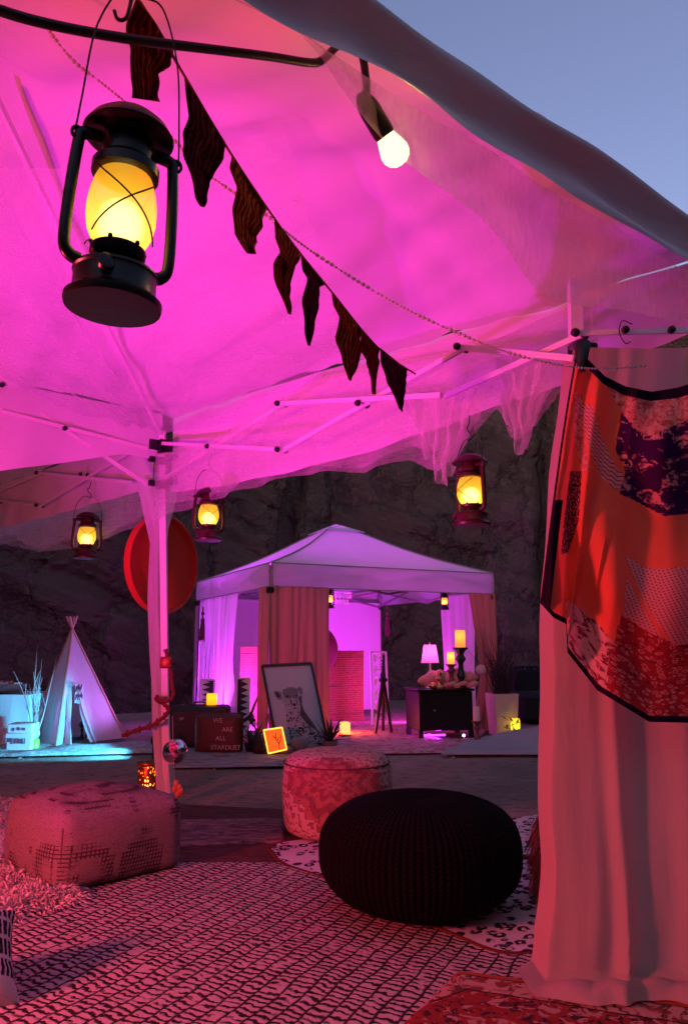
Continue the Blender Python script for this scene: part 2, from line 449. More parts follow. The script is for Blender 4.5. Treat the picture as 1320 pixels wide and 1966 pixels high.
# side valance between the far post and the front corner
ab_bot = [(290, 948), (400, 938), (480, 922), (560, 905), (660, 880), (760, 850), (900, 800), (1075, 738), (1320, 640), (1440, 600)]
AR0, AR1 = A + EE * .07, FR + Vector((0, 0, 0))
def side_top(u): p = AR0.lerp(AR1, u); return Vector((p.x, p.y, EAVE))
BOT = [vp(x, y, AR0, AR1) for x, y in ab_bot]
def bot_at(P, O, X):
    """height of polyline P over a plan line, as function of u"""
    L = (X - O).length; d = (X - O) / L
    K = [((q - O).dot(d) / L, q.z) for q in P]; K.sort()
    def f(u):
        if u <= K[0][0]: z = K[0][1]
        elif u >= K[-1][0]: z = K[-1][1]
        else:
            for (a, za), (c, zc) in zip(K, K[1:]):
                if a <= u <= c: z = za + (zc - za) * (u - a) / max(1e-6, c - a); break
        p = O.lerp(X, u); return Vector((p.x, p.y, z))
    return f
def pz(o): return Vector((o.x, o.y, 0))
sb = bot_at([Vector((q.x, q.y, q.z)) for q in BOT], AR0, AR1)
OUT = EE.copy()
b = MB(); b.grid(wall_strip(side_top, lambda u: sb(u) + Vector((0, 0, .0)), 110, 18, .022, OUT, 1.0, 13), 110, 18); b.build('valance', M['valance'], can)
# valance toward the left post (AC)
cb = bot_at([vp(x, y, A, CB) for x, y in [(235, 872), (120, 888), (0, 905), (-300, 950)]], A, CB)
b = MB(); b.grid(wall_strip(lambda u: Vector((*(A.lerp(CB, u)).xy, EAVE)), cb, 60, 12, .02, U * -1, 3.0, 9), 60, 12); b.build('valance', M['valance'], can)
# legs
fa = gp(320, 1552)
TA = vp(292, 845, A, B)
b = MB(); b.bar(fa, Vector((A.x, A.y, 2.44)), .042, .042, Vector((0, 1, 0))); b.build('leg', M['frame'], can, False)
b = MB(); b.bar((B.x - .02, B.y + .20, 0), (B.x + .01, B.y + .06, 2.3), .042, .042, Vector((0, 1, 0))); b.build('leg', M['frame'], can, False)
for q in (C_, D_):
    b = MB(); b.bar((q.x, q.y, 0), (q.x, q.y, 2.45), .042, .042, Vector((0, 1, 0))); b.build('leg', M['frame'], can, False)
b = MB(); b.box((fa.x, fa.y, .006), (.14, .14, .012), .4, bev=.004); b.build('foot_plate', M['frame'], can)
# corner bracket and slider on the far post
def bracket(z, h, w=.075):
    k = (z - 0) / 2.44; p = fa.lerp(Vector((A.x, A.y, 2.44)), k)
    b = MB(); b.box((p.x, p.y, z), (w, w, h), .7, bev=.008)
    b.box((p.x + .05, p.y - .05, z + h * .1), (.07, .03, h * .7), -.89, bev=.006)
    b.box((p.x - .05, p.y - .04, z + h * .1), (.07, .03, h * .7), .68, bev=.006)
    return b
bracket(2.33, .10).build('corner_bracket', M['black_plastic'], can)
bracket(2.235, .055, .06).build('leg_collar', M['black_plastic'], can)
bracket(2.075, .06).build('slider', M['black_plastic'], can)
pb = Vector((B.x + .01, B.y + .05, 0))
b = MB(); b.box((pb.x, pb.y, 2.03), (.06, .06, .06), .7, bev=.008); b.box((pb.x + .03, pb.y - .02, 2.04), (.05, .03, .03), .1, bev=.006); b.build('slider', M['black_plastic'], can)
# scissor truss bars: joints read on the vertical plane of each side
def trusses(a, c, joints, bars, bolts, parent, w=.014, h=.022, off=Vector((0, 0, 0))):
    J = {k: vp(x, y, a, c) + off for k, (x, y) in joints.items()}
    nrm = Vector((-(c - a).y, (c - a).x, 0)).normalized()
    for i, (p, q) in enumerate(bars):
        o = nrm * (.011 if i % 2 else -.011)
        b = MB(); b.bar(J[p] + o, J[q] + o, w, h); b.build('truss_bar', M['frame'], parent, False)
    for k in bolts:
        p = J[k]; b = MB(); Mx = nrm.to_track_quat('Z', 'Y').to_matrix()
        for sgn in (1, -1): b.lathe([(.015, 0), (.015, .012), (.009, .02), (0.001, .022)], p + nrm * sgn * .02, 10, M=Mx if sgn > 0 else Mx @ Matrix.Rotation(math.pi, 3, 'X'))
        b.build('joint_bolt', M['black_plastic'], parent)
trusses(A, B, dict(a=(300, 851), b=(302, 925), x=(405, 858), p=(540, 776), q=(540, 864), y=(695, 776), r=(885, 668), s=(850, 760), z=(1112, 642), w=(1105, 690)),
        [('a', 'q'), ('b', 'p'), ('p', 's'), ('q', 'r'), ('r', 'w'), ('s', 'z')], ['x', 'p', 'q', 'y', 'r', 'z'], can)
trusses(A, C_, dict(a=(283, 862), b=(283, 930), x=(122, 824), p=(2, 741), q=(0, 790), r=(-300, 640), s=(-300, 520)),
        [('b', 'p'), ('a', 'q'), ('q', 's'), ('p', 'r')], ['x', 'p'], can)
# right-hand stub of the front frame, above the curtain
b = MB(); b.bar(vp(1100, 640, B, B + Vector((1, 0, 0))), vp(1420, 632, B, B + Vector((1, 0, 0))), .012, .018); b.build('truss_bar', M['frame'], can, False)
for x in (1196, 1284):
    p = vp(x, 637, B, B + Vector((1, 0, 0))); b = MB(); b.lathe([(.013, 0), (.013, .012), (.007, .018), (.001, .019)], p + Vector((0, -.012, 0)), 10, M=Matrix.Rotation(math.pi / 2, 3, 'X')); b.build('joint_bolt', M['black_plastic'], can)
# roof rafters: far post and front corner towards the peak
pk = (FL + FR + A + CB) / 4
for q, z0 in ((A, 2.42),):
    b = MB(); m1 = q.lerp(pk, .5); b.bar((q.x, q.y, z0), (m1.x, m1.y, 2.75), .02, .034); b.bar((m1.x, m1.y, 2.75), (pk.x, pk.y, 3.12), .02, .034); b.build('rafter', M['frame'], can, False)

# the neighbouring canopy behind, joined at the far post
can2 = thing('canopy_tent', 'second pink-lit canopy behind the left post, farther back than the big one', 'canopy', (-3.4, 5.4, 0))
E2 = E_ - EE * 3.2; C2 = C_ + Vector((-.1, .12, 0)); A2 = A + Vector((-.08, .1, 0))
b = MB(); b.grid(canopy_roof(C2, A2, E_, E2, 2.46, .7, .1, 5.0), 60, 60); b.build('roof', M['canopy'], can2)
eb = bot_at([vp(x, y, A2, E_) for x, y in [(285, 940), (200, 962), (120, 985), (0, 1015), (-100, 1040)]], A2, E_)
NE = Vector(((E_ - A2).y, -(E_ - A2).x, 0)).normalized()
b = MB(); b.grid(wall_strip(lambda u: Vector((*(A2.lerp(E_, u)).xy, 2.46)), eb, 70, 12, .02, NE, 2.0, 11), 70, 12); b.build('valance', M['valance'], can2)
trusses(A2, E_, dict(a=(268, 868), b=(272, 930), x=(178, 914), p=(92, 911), q=(92, 973), y=(12, 965), r=(-90, 950), s=(-90, 990)),
        [('a', 'q'), ('b', 'p'), ('p', 's'), ('q', 'r')], ['x', 'p', 'q', 'y'], can2, off=NE * -.07)
b = MB(); b.bar((E_.x, E_.y, 0), (E_.x, E_.y, 2.4), .042, .042, Vector((0, 1, 0))); b.build('leg', M['frame'], can2, False)
b = MB(); b.bar((E2.x, E2.y, 0), (E2.x, E2.y, 2.4), .042, .042, Vector((0, 1, 0))); b.build('leg', M['frame'], can2, False)

# ------------------------------------------------------------------ tulle
def tulle(name, label, top, bot, nu, nv, wob, nrm, fold, ph, mat='tulle', layers=1):
    b = MB()
    for l in range(layers):
        b.grid(wall_strip(top, (lambda u, l=l: bot(u) + Vector((0, 0, .05 * l + .03 * l * math.sin(u * 17 + l)))) if l else bot, nu, nv, wob, nrm, ph + l * 1.7, fold + l * 3), nu, nv)
        if l: pass
    # hem: a rolled thread along the lower edge
    o = b.build(name, M[mat]); tag(o, label, 'tulle'); return o
tb_px = [(292, 1000), (330, 985), (400, 962), (500, 930), (560, 912), (640, 906), (700, 908), (745, 893), (780, 882), (820, 900), (852, 908), (880, 880), (905, 838), (935, 795), (950, 783), (965, 800), (985, 842), (1005, 848), (1032, 825), (1050, 790), (1078, 742), (1108, 738)]
T0, T1 = A - EE * .05, B + EE * .1
tb = bot_at([vp(x, y, T0, T1) for x, y in tb_px], T0, T1)
tulle('tulle_drape', 'sheer white tulle hanging in ragged points from the truss between both posts',
      lambda u: Vector((*(T0.lerp(T1, u)).xy, 2.28 - .06 * math.sin(u * 9))), tb, 200, 16, .035, EE, 17, .4, 'tulle', 2)
# bunched points of the same kind of net, tied lower on the right
for (x, y, w, lab, k) in [(850, 905, 130, 'bunched tulle point hanging just left of the rightmost lantern', 0), (1000, 846, 95, 'short bunched tulle point right of the lantern, against the dark rock', 1)]:
    tip = vp(x, y, T0, T1); tp0 = vp(x - w * .55, y - 150, T0, T1); tp1 = vp(x + w * .75, y - 165, T0, T1)
    def fn(u, v, tip=tip, tp0=tp0, tp1=tp1, k=k):
        p = tp0.lerp(tp1, u); c = tip + (tp1 - tp0) * (u - .5) * (.34 if v > .9 else .36)
        q = p.lerp(c, v ** .85); fo = math.sin(u * 26 + k + 3 * nz(u * 3, v * 3, k)) * .028 + .03 * nz(u * 9, v * 4, k)
        return q + EE * (fo * (1 - .3 * v) - .02) + Vector((0, 0, (.06 * math.sin(u * math.pi * 2 + 1.2) + .03 * nz(u * 12, 1, k)) * v))
    b = MB(); b.grid(fn, 60, 22); tag(b.build('tulle_bunch', M['tulle_dense']), lab, 'tulle')
# left drape under the second canopy
tl = bot_at([vp(x, y, A2, E_) for x, y in [(300, 990), (250, 1012), (190, 1032), (130, 1050), (70, 1060), (30, 1052), (0, 1042), (-60, 1050)]], A2, E_)
tulle('tulle_drape', 'sheer white tulle sagging along the left edge above the teepee',
      lambda u: Vector((*(A2.lerp(E_, u)).xy, 2.2)) + NE * .05, lambda u: tl(u) + NE * .05, 90, 12, .04, NE, 9, 2.2, 'tulle', 2)
# swag below the roof
def swag(P, sag, ph):
    P = [Vector(q) for q in P]
    def fn(u, v):
        p = P[0].lerp(P[1], u).lerp(P[3].lerp(P[2], u), v)
        s = math.sin(math.pi * u) * math.sin(math.pi * min(1, v * 1.0)) * .6 + .4 * math.sin(math.pi * u)
        w = .018 * math.sin(v * 22 + 2 * nz(u * 3, v * 5, ph)) + .03 * nz(u * 4, v * 9, ph)
        return p + Vector((0, 0, -sag * s + w))
    return fn
b = MB(); b.grid(swag([vp(-120, 690, A, C_), vp(285, 838, A, B), vp(300, 838, A, B), (-1.5, 2.9, 3.0)], .10, 2), 60, 40)
b.grid(swag([vp(285, 838, A, B), vp(700, 690, A, B) - EE * .1, (-.2, 2.3, 2.72), (-1.5, 2.9, 3.0)], .20, 6), 60, 40)
tag(b.build('tulle_swag', M['tulle']), 'wide sheer tulle swag slung under the pink canopy roof above the post', 'tulle')
FA, FB = FL + U * -.06, FR + EE * .5 + U * -.06
fl_px = [(560, 60), (610, 110), (650, 165), (700, 225), (760, 285), (830, 345), (900, 412), (960, 478), (1010, 530), (1060, 565), (1120, 590), (1200, 602), (1320, 612), (1450, 640)]
ff = bot_at([vp(x, y, FA, FB) for x, y in fl_px], FA, FB)
tulle('tulle_drape', 'strip of sheer tulle gathered behind the canopy edge around the bare bulb',
      lambda u: Vector((*(FA.lerp(FB, u)).xy, 2.42)), ff, 150, 14, .030, U * -1, 15, .9, 'tulle_dense', 1)
# cloth wrapped round the far post
def wrap(u, v):
    c = pl([(300, 925), (302, 985), (303, 1045), (303, 1150), (306, 1280), (311, 1400), (314, 1470), (317, 1545)], v)
    wd_ = pl([(34,), (24,), (14,), (15,), (14.5,), (13.5,), (13,), (15,)], v)[0]
    p = vp(c[0], c[1], fa, fa + Vector((1, 0, 0))); p.z = max(p.z, .004)
    r = wd_ / 1477 * 5.1; a = 2 * math.pi * u
    rr = r * (1 + .22 * math.sin(5 * a + v * 6) + .12 * math.sin(9 * a - v * 11))
    return Vector((p.x + rr * math.cos(a), p.y + max(rr, .028) * .8 * math.sin(a), p.z))
M['voile'] = sheer('white_voile', (.82, .80, .80), .80, .45, (4, 4, .6))
b = MB(); b.grid(wrap, 40, 60); tag(b.build('post_wrap', M['voile']), 'white voile wound down the left canopy post', 'drape')

# ================================================================== LIGHTS THE PLACE HAS (LED floods standing off to the left of the frame)
MAG = (1.0, .006, 1.0); RED = (1.0, .07, .13)
M['led_body'] = pbr('led_can_black', (.02, .02, .02), .45)
def led_can(loc, aim, col, power, label, size=.14, cone=None, kind='AREA', r=.07, blend=.8):
    loc, aim = Vector(loc), Vector(aim); d = (aim - loc).normalized()
    t = thing('led_flood_light', label, 'flood light', (loc.x, loc.y, 0))
    Mx = d.to_track_quat('Z', 'Y').to_matrix()
    b = MB(); b.lathe([(r * .6, -r * 1.7), (r, -r * 1.5), (r, 0), (r * .93, 0), (r * .9, -r * .25), (.001, -r * .25)], loc, 18, M=Mx); b.build('housing', M['led_body'], t)
    sd = d.cross(Vector((0, 0, 1))); sd = sd.normalized() if sd.length > .05 else Vector((1, 0, 0))
    b = MB(); b.tube([loc + sd * r * 1.15 - d * r * .8, loc + sd * r * 1.15 * 1.02 - d * r * .8 - Vector((0, 0, loc.z - .012)), loc - sd * r * 1.15 - d * r * .8 - Vector((0, 0, loc.z - .012)), loc - sd * r * 1.15 - d * r * .8], .008, 6); b.build('yoke', M['led_body'], t)
    lens = MB(); lens.lathe([(.001, -.004), (r * .9, -.004), (r * .88, 0), (.001, .001)], loc - d * r * .12, 18, M=Mx); lens.build('lens', emit('led_lens', col, 3), t)
    lamp('led_lamp', kind, loc + d * .012, col, power, t, size, aim, cone, blend)
    return t
led_can((-2.15, 1.75, .30), (-.40, 3.95, 2.40), MAG, 230, 'magenta flood light aimed up at the canopy roof', cone=84, kind='SPOT', size=.06, blend=1.0)
led_can((-2.45, 1.25, .95), (-.05, 2.9, .15), RED, 76, 'red flood light standing left of the rugs', size=.42, r=.20)

# ================================================================== HURRICANE LANTERNS
M['lan_black'] = pbr('lantern_black_enamel', (.018, .014, .011), .32, .3, 9, .15, 50, metal=.3, spec=.5)
M['lan_red'] = pbr('lantern_burgundy_enamel', (.05, .013, .012), .38, .3, 9, .15, 50, metal=.2, spec=.5)
M['globe'] = glowglass('lantern_frosted_glass', (1, .62, .03), (1.0, .66, .075), .14, .75, .35)
M['globe_small'] = glowglass('lantern_frosted_glass_small', (1, .55, .05), (1.0, .60, .06), .16, .75, .30)
M['flame'] = flame_mat()
def lantern(loc, s, rz, tilt, paint, label, power, globe='globe', hook=None, bail=1.0, grp='hurricane lanterns', st=1.0):
    t = thing('hurricane_lantern', label, 'lantern', loc, grp)
    t.scale = (s, s, s * st); t.rotation_euler = (tilt[0], tilt[1], rz)
    pm = M[paint]
    b = MB(); b.lathe([(.092, 0), (.094, .006), (.094, .012), (.083, .020), (.080, .024), (.079, .055), (.082, .058), (.080, .063), (.062, .069), (.036, .072), (.001, .072)], seg=40); b.build('oil_tank', pm, t, local=True)
    b = MB(); b.lathe([(.016, 0), (.016, .008), (.011, .010), (.001, .010)], (-.035, -.071, .046), 14, M=Matrix.Rotation(R(70), 3, 'X')); b.build('filler_cap', pm, t, local=True)
    b = MB(); b.lathe([(.034, .072), (.034, .082), (.038, .085), (.050, .089), (.054, .094), (.054, .104), (.048, .108), (.001, .109)], seg=30)
    for k in range(6):
        a = k * math.pi / 3; b.sphere((.052 * math.cos(a), .052 * math.sin(a), .107), .005, 8, 5)
    b.build('burner', pm, t, local=True)
    b = MB(); b.lathe([(.042, .108), (.052, .117), (.063, .137), (.068, .160), (.068, .185), (.063, .212), (.056, .232), (.052, .240)], seg=36)
    b.f = b.f[:-2]; b.mi = b.mi[:-2]; b.build('globe', M[globe], t, local=True)
    b = MB(); b.sphere((0, 0, .150), .050, 24, 16, sc=(1, 1, .95)); b.build('flame_core', M['flame'], t, local=True)
    b = MB()
    for sg in (1, -1):
        pts = []
        for k in range(25):
            f = k / 24; z = .114 + .118 * f; r = .072 + .004 * math.sin(math.pi * f) - .018 * abs(f - .45) ** 1.5
            a = R(-90) + sg * (R(-62) + R(124) * f); pts.append((r * math.cos(a), r * math.sin(a), z))
        b.tube(pts, .0017, 6)
        pts = [(-p[0], -p[1], p[2]) for p in pts]; b.tube(pts, .0017, 6)
    b.build('globe_guard', M['wire'], t, local=True)
    b = MB(); b.lathe([(.056, .238), (.066, .242), (.066, .258), (.056, .266), (.050, .272), (.050, .306), (.046, .314), (.055, .318), (.088, .314), (.090, .317), (.078, .334), (.060, .348), (.040, .357), (.001, .360)], seg=40); b.build('chimney', pm, t, local=True)
    for sx in (-1, 1):
        b = MB(); pts = crv([(sx * .070, 0, .070), (sx * .090, 0, .076), (sx * .102, 0, .100), (sx * .101, 0, .19), (sx * .095, 0, .280), (sx * .088, 0, .296), (sx * .052, 0, .300)], 30)
        b.tube(pts, .0115, 10); b.build('side_tube', pm, t, local=True)
    for sx in (-1, 1):
        b = MB(); b.tube([(sx * (.100 + .010 * math.cos(a)), -.006, .290 + .010 * math.sin(a)) for a in [k * math.pi / 6 for k in range(13)]], .0035, 6); b.build('bail_loop', pm, t, local=True)
    hh = .29 + .19 * bail
    b = MB(); b.tube(crv([(-.104, -.006, .292), (-.098, -.003, .36), (-.085, 0, .29 + .13 * bail), (-.045, 0, hh - .004), (0, 0, hh), (.045, 0, hh - .006), (.085, 0, .29 + .125 * bail), (.100, -.003, .36), (.104, -.006, .292)], 50), .0020, 6); b.build('bail', M['wire'], t, local=True)
    if hook:
        k = hook
        b = MB(); b.tube(crv([(0, -.012, hh - .012), (.014, 0, hh - .004), (.014, 0, hh + .02), (-.006, 0, hh + .04), (-.014, 0, hh + .06), (0, 0, hh + .075), (.008, 0, hh + k)], 30), .0026, 6); b.build('hook', M['wire'], t, local=True)
    l = lamp('flame', 'POINT', (0, 0, 0), (1, .58, .12), power, None, .016 * s); l.parent = t; l.location = (0, 0, .128)
    return t
def hang(px, y0, y1, plane, rz, label, power, paint='lan_red', globe='globe_small', hook=.12, shift=Vector((0, 0, 0)), bail=1.0):
    """lantern whose base and cap stand at heights y0 (base) and y1 (cap) of the photograph on a vertical plane"""
    lo, hi = vp(px, y0, *plane) + shift, vp(px, y1, *plane) + shift
    return lantern(lo, (hi.z - lo.z) / .36, rz, (0, 0), paint, label, power, globe, hook, bail)
big = lantern(at(216, 592, 1.20), .85, R(30), (R(1), R(2), 0), 'lan_black', 'large black hurricane lantern, the nearest one, hanging at upper left', .13, 'globe', None, 1.62, st=1.17)
b = MB()
hp = at(232, 32, 1.20)
hp2 = Vector(hp)
b.tube(crv([hp2 + Vector((-.012, 0, .012)), hp2 + Vector((-.006, 0, -.004)), hp2 + Vector((.006, 0, -.006)), hp2 + Vector((.014, 0, .012)), hp2 + Vector((.018, .01, .10)), hp2 + Vector((.02, .02, .33))], 20), .0035, 6)
tag(b.build('wire_hook', M['wire']), 'bent dark wire hook holding the nearest lantern', 'hook')
PAB = (A, B)
hang(399, 1038, 938, PAB, R(30), 'small burgundy lantern hanging from the truss just right of the left post', .22)
hang(905, 1010, 872, PAB, R(-62), 'burgundy lantern hanging against the rock left of the patchwork scarf', .22, bail=.8)
hang(184, 1074, 987, (A2, E_), R(25), 'small lantern hanging left of the red round tray, above the teepee', .22, shift=NE * -.08)

# ================================================================== STRING LIGHT, BUNTING, BEADS
PF = (B + U * .12, B + U * .12 + EE)
t = thing('string_light', 'black cable with one lit warm bulb at the canopy edge', 'string light', vp(757, 290, *PF))
b = MB(); b.tube(crv([vp(x, y, *PF) for x, y in [(-120, -30), (0, 20), (110, 50), (250, 75), (400, 94), (520, 109), (590, 120), (618, 116), (655, 84), (690, 96), (702, 150), (703, 198)]], 60), .0100, 10); b.build('cable', M['black_plastic'], t)
p0, p1 = vp(703, 200, *PF), vp(757, 292, *PF); dv = (p1 - p0).normalized(); Mx = dv.to_track_quat('Z', 'Y').to_matrix()
b = MB(); b.lathe([(.010, -.03), (.018, -.02), (.026, 0), (.028, .02), (.028, .080), (.025, .088), (.001, .088)], p0, 20, M=Mx); b.build('socket', M['black_plastic'], t)
Lb = (p1 - p0).length
b = MB(); b.lathe([(.020, .080), (.024, .088), (.033, Lb - .018), (.0375, Lb - .002), (.036, Lb + .012), (.029, Lb + .025), (.015, Lb + .034), (.001, Lb + .036)], p0, 28, M=Mx); b.build('bulb', emit('warm_bulb_glass', (1, .76, .30), 1.7), t)
lamp('bulb_light', 'POINT', p1 + Vector((0, 0, -.0)), (1, .50, .12), 4.0, t, .045)

def ikat(name, c1, c2, sc, thr):
    def colf(t):
        u = mapv(t, co(t, 'UV'), (7, 1.1, 1)); n = nois(t, u, sc, 3, .6, .9)
        w = mth(t, 'SINE', mth(t, 'ADD', mth(t, 'MULTIPLY', sep(t, co(t, 'UV'))[0], 46), mth(t, 'MULTIPLY', nois(t, co(t, 'UV'), 4, 3), 14)))
        c = mix(t, ramp(t, w, (.35, .8)), c1, c2)
        return mix(t, ramp(t, n, (thr, thr + .08)), c, (.42, .26, .13))
    return cloth(name, c1, .28, colf=colf, bmp=.5, bs=30, bd=.006)
M['flag'] = [ikat('bunting_weave_red', (.07, .012, .016), (.24, .045, .03), 3.0, .66), ikat('bunting_weave_plum', (.030, .008, .018), (.10, .02, .05), 4.0, .68), ikat('bunting_weave_rust', (.08, .015, .012), (.30, .07, .03), 3.5, .62)]
bpts = [(235, -60), (262, -5), (300, 50), (345, 130), (440, 290), (520, 410), (575, 485), (640, 565), (700, 640), (745, 685), (797, 718)]
Y0, Y1 = 1.36, 3.02
def by(px): k = max(0, min(1.0, (px - 235) / (797 - 235))); return 1 / ((1 - k) / Y0 + k / Y1)
t = thing('bunting', 'striped dark red fabric bunting strung diagonally across the pink canopy', 'bunting', at(520, 410, by(520)))
b = MB(); b.tube(crv([at(x, y, by(x)) for x, y in bpts], 70), .0035, 6); b.build('string', pbr('bunting_cord', (.20, .05, .02), .9), t)
flags = [([(264, -8), (242, 45), (250, 110), (253, 188)], [(332, 98), (326, 128), (303, 142), (308, 196)]),
         ([(354, 150), (362, 225), (349, 258), (355, 300), (372, 365), (384, 396)], [(432, 274), (428, 305), (410, 335), (404, 350), (398, 372), (391, 398)]),
         ([(445, 297), (440, 325), (455, 360), (446, 400), (449, 448), (474, 487)], [(512, 398), (506, 415), (502, 435), (494, 455), (488, 470), (491, 488)]),
         ([(526, 418), (528, 455), (538, 485), (522, 505), (530, 548), (552, 602)], [(576, 488), (572, 505), (562, 520), (558, 545), (556, 570), (558, 604)]),
         ([(577, 490), (580, 520), (590, 535), (580, 575), (583, 630), (590, 663)], [(624, 545), (614, 550), (612, 565), (610, 590), (604, 625), (595, 664)]),
         ([(636, 562), (640, 590), (652, 610), (643, 650), (655, 690), (668, 728)], [(694, 632), (690, 650), (694, 668), (690, 690), (682, 712), (673, 732)]),
         ([(693, 634), (690, 665), (700, 690), (705, 705), (712, 725), (715, 757)], [(728, 668), (726, 680), (727, 695), (724, 715), (722, 735), (722, 757)]),
         ([(729, 668), (730, 690), (736, 715), (745, 740), (752, 752), (766, 785)], [(781, 710), (780, 720), (778, 735), (777, 752), (775, 770), (772, 792)])]
for i, (Lp, Rp) in enumerate(flags):
    def fn(u, v, Lp=Lp, Rp=Rp, i=i):
        a, c = pl(Lp, v), pl(Rp, v); x, y = lerp(a[0], c[0], u), lerp(a[1], c[1], u)
        Yb = by(lerp(Lp[0][0], Rp[0][0], u)); k = Yb / 1477
        return at(x + (nz(v * 6, i, 2) * (1 - u) + nz(v * 6, i, 5) * u) * 9 / Yb * v ** .3, y, Yb + k * (22 * v * math.sin(u * 7 + v * 3 + i) + 16 * nz(u * 3, v * 5, i)))
    b = MB(); b.grid(fn, 16, 26); o = b.build('flag', M['flag'][i % 3], t)
    md = o.modifiers.new('thick', 'SOLIDIFY'); md.thickness = .0016

m, tt, o_ = nt_new('crystal_bead')
pb_ = tt.nodes.new('ShaderNodeBsdfPrincipled'); pb_.inputs['Base Color'].default_value = (.95, .88, .84, 1); pb_.inputs['Roughness'].default_value = .08; pb_.inputs['Transmission Weight'].default_value = .55; pb_.inputs['Specular IOR Level'].default_value = .9
tt.links.new(pb_.outputs[0], o_.inputs[0]); M['bead'] = m
gpts = [(75, 30), (110, 80), (150, 125), (190, 155), (240, 195), (300, 240), (340, 275), (380, 320), (420, 350), (460, 378), (510, 412), (570, 462), (640, 510), (720, 560), (800, 604), (880, 640), (960, 672), (1040, 694), (1110, 706), (1180, 707), (1240, 702)]
def cy(px): k = (px - 75) / (1240 - 75); return 1 / ((1 - k) / 1.75 + k / 2.34)
CH = crv([at(x, y, cy(x)) for x, y in gpts], 900)
t = thing('bead_garland', 'string of clear crystal beads sagging across to the scarf corner', 'garland', at(640, 510, cy(640)))
b = MB(); b.tube(CH[::12], .0012, 5); b.build('thread', pbr('bead_thread', (.6, .5, .45), .6), t)
bm0 = MB(); bm0.lathe([(.0012, -1), (.55, -.8), (.95, -.3), (1, 0), (.95, .3), (.55, .8), (.0012, 1)], (0, 0, 0), 8); first = None
acc = 0; prev = CH[0]; nxt = .012; big_run = False; cnt = 0
for q in CH[1:]:
    acc += (q - prev).length; prev = q
    if acc >= nxt and cnt < 290:
        k = cnt % 24; rad = .0062 if k in (2, 3, 4, 5, 9, 10, 11, 12, 13) else .0040
        if first is None: first = bm0.build('bead', M['bead'], t, True, True); o = first
        else: o = first.copy(); COL.objects.link(o); o.parent = t
        o.location = q - wloc(t); o.scale = (rad, rad, rad); acc = 0; nxt = rad * 2.1 + (.008 if k in (6, 14) else .001); cnt += 1

# ================================================================== CURTAIN AND SCARF ON THE RIGHT
M['curtain'] = cloth('curtain_satin', (.66, .50, .42), .50, .08, 2, .3, 5, .03, (3, 3, .5), 500)
ed = [(1106, 668), (1094, 790), (1082, 900), (1072, 1020), (1066, 1130), (1062, 1260), (1060, 1400), (1062, 1560), (1064, 1680), (1060, 1780), (1052, 1850), (1040, 1900), (1022, 1936)]
def curt(u, v):
    e0 = pl(ed, v); z_top = 2.06
    p = at(e0[0], e0[1], 2.50 - .10 * max(0, v - .85) / .15)
    z = max(.046, p.z)
    if u < .12:       # the turned-back edge that faces into the tent
        k = 1 - u / .12
        return Vector((p.x + .004 * math.sin(v * 30) - .012 * k, p.y + .13 * k, z + .01 * k))
    k = (u - .12) / .88
    w = 1.15 * k
    kk = k - .055 * max(0, v - .45) * 2
    fold = .050 * nz(kk * 5.3, v * .7, 3.3) * (.35 + .65 * v) + .045 * math.exp(-((kk - .155) / .022) ** 2) * (.3 + .7 * v) + .03 * math.exp(-((kk - .36) / .05) ** 2) + .014 * nz(kk * 17, v * 1.1, 5) + .012 * nz(k * 9, v * 6, 3)
    fold *= min(1, k * 9)
    pool = max(0, (v - .90) / .10)
    x = p.x + w * (1 - .06 * pool) + .02 * nz(k * 6, v * 9) * pool
    y = p.y - fold * (1 - .5 * pool) - pool * (.07 + .05 * nz(k * 5, 3)) * min(1, .4 + k * 4)
    zz = z + 3.2 * pool * (1 - pool) * (.03 + .05 * abs(nz(k * 7, v * 6, 8))) * min(1, k * 8)
    return Vector((x, y, max(.046 + .010 * nz(k * 13, v * 20, 6) * min(1, k * 6), zz)))
b = MB(); b.grid(curt, 170, 150); tag(b.build('tent_curtain', M['curtain']), 'tall pale satin curtain falling to the rugs at the right edge', 'curtain')
b = MB()
for x in (1135, 1196, 1248, 1300):
    p = vp(x, 645, B, B + Vector((1, 0, 0)))
b = MB(); p = vp(1196, 640, B, B + Vector((1, 0, 0))); k = .0018
b.tube(crv([p + Vector((.02, -.03, .02)), p + Vector((-.015, -.035, .03)), p + Vector((-.028, -.035, -.01)), p + Vector((-.010, -.035, -.05)), p + Vector((.008, -.035, -.045))], 20), .0018, 6)
tag(b.build('wire_hook', M['wire']), 'thin empty wire hook on the white bar above the scarf', 'hook')

sc_top = [(1108, 668), (1128, 690), (1160, 722), (1200, 742), (1250, 752), (1300, 744), (1360, 725), (1420, 700)]
sc_bot = [(1036, 1158), (1062, 1186), (1086, 1198), (1088, 1252), (1145, 1325), (1245, 1386), (1330, 1388), (1420, 1375)]
def spx(u, v):
    a, c = pl(sc_top, u), pl(sc_bot, u)
    bow = 26 * math.sin(math.pi * v) * (u - .25) * 1.2
    return lerp(a[0], c[0], v ** (.85 if u < .5 else 1)), lerp(a[1], c[1], v) + bow
def scarf(u, v):
    x, y = spx(u, v)
    f = .050 * math.sin(u * 30 * (1 - .30 * v) + .5 * math.sin(v * 4)) * (1 - u) ** .8 * (.45 + .55 * v) + .022 * math.sin((x - 1100) * .055 - v * 2) * (1 if u < .5 else .5) + .02 * nz(u * 7, v * 5, 3)
    sw = .048 * math.sin(v * 13 + 9 * (u - .62) ** 2) * u * (1 - .4 * v)
    return at(x, y, 2.36 - f - sw - .02 * math.sin(v * 3) + .05 * (1 - v) * (1 - u))
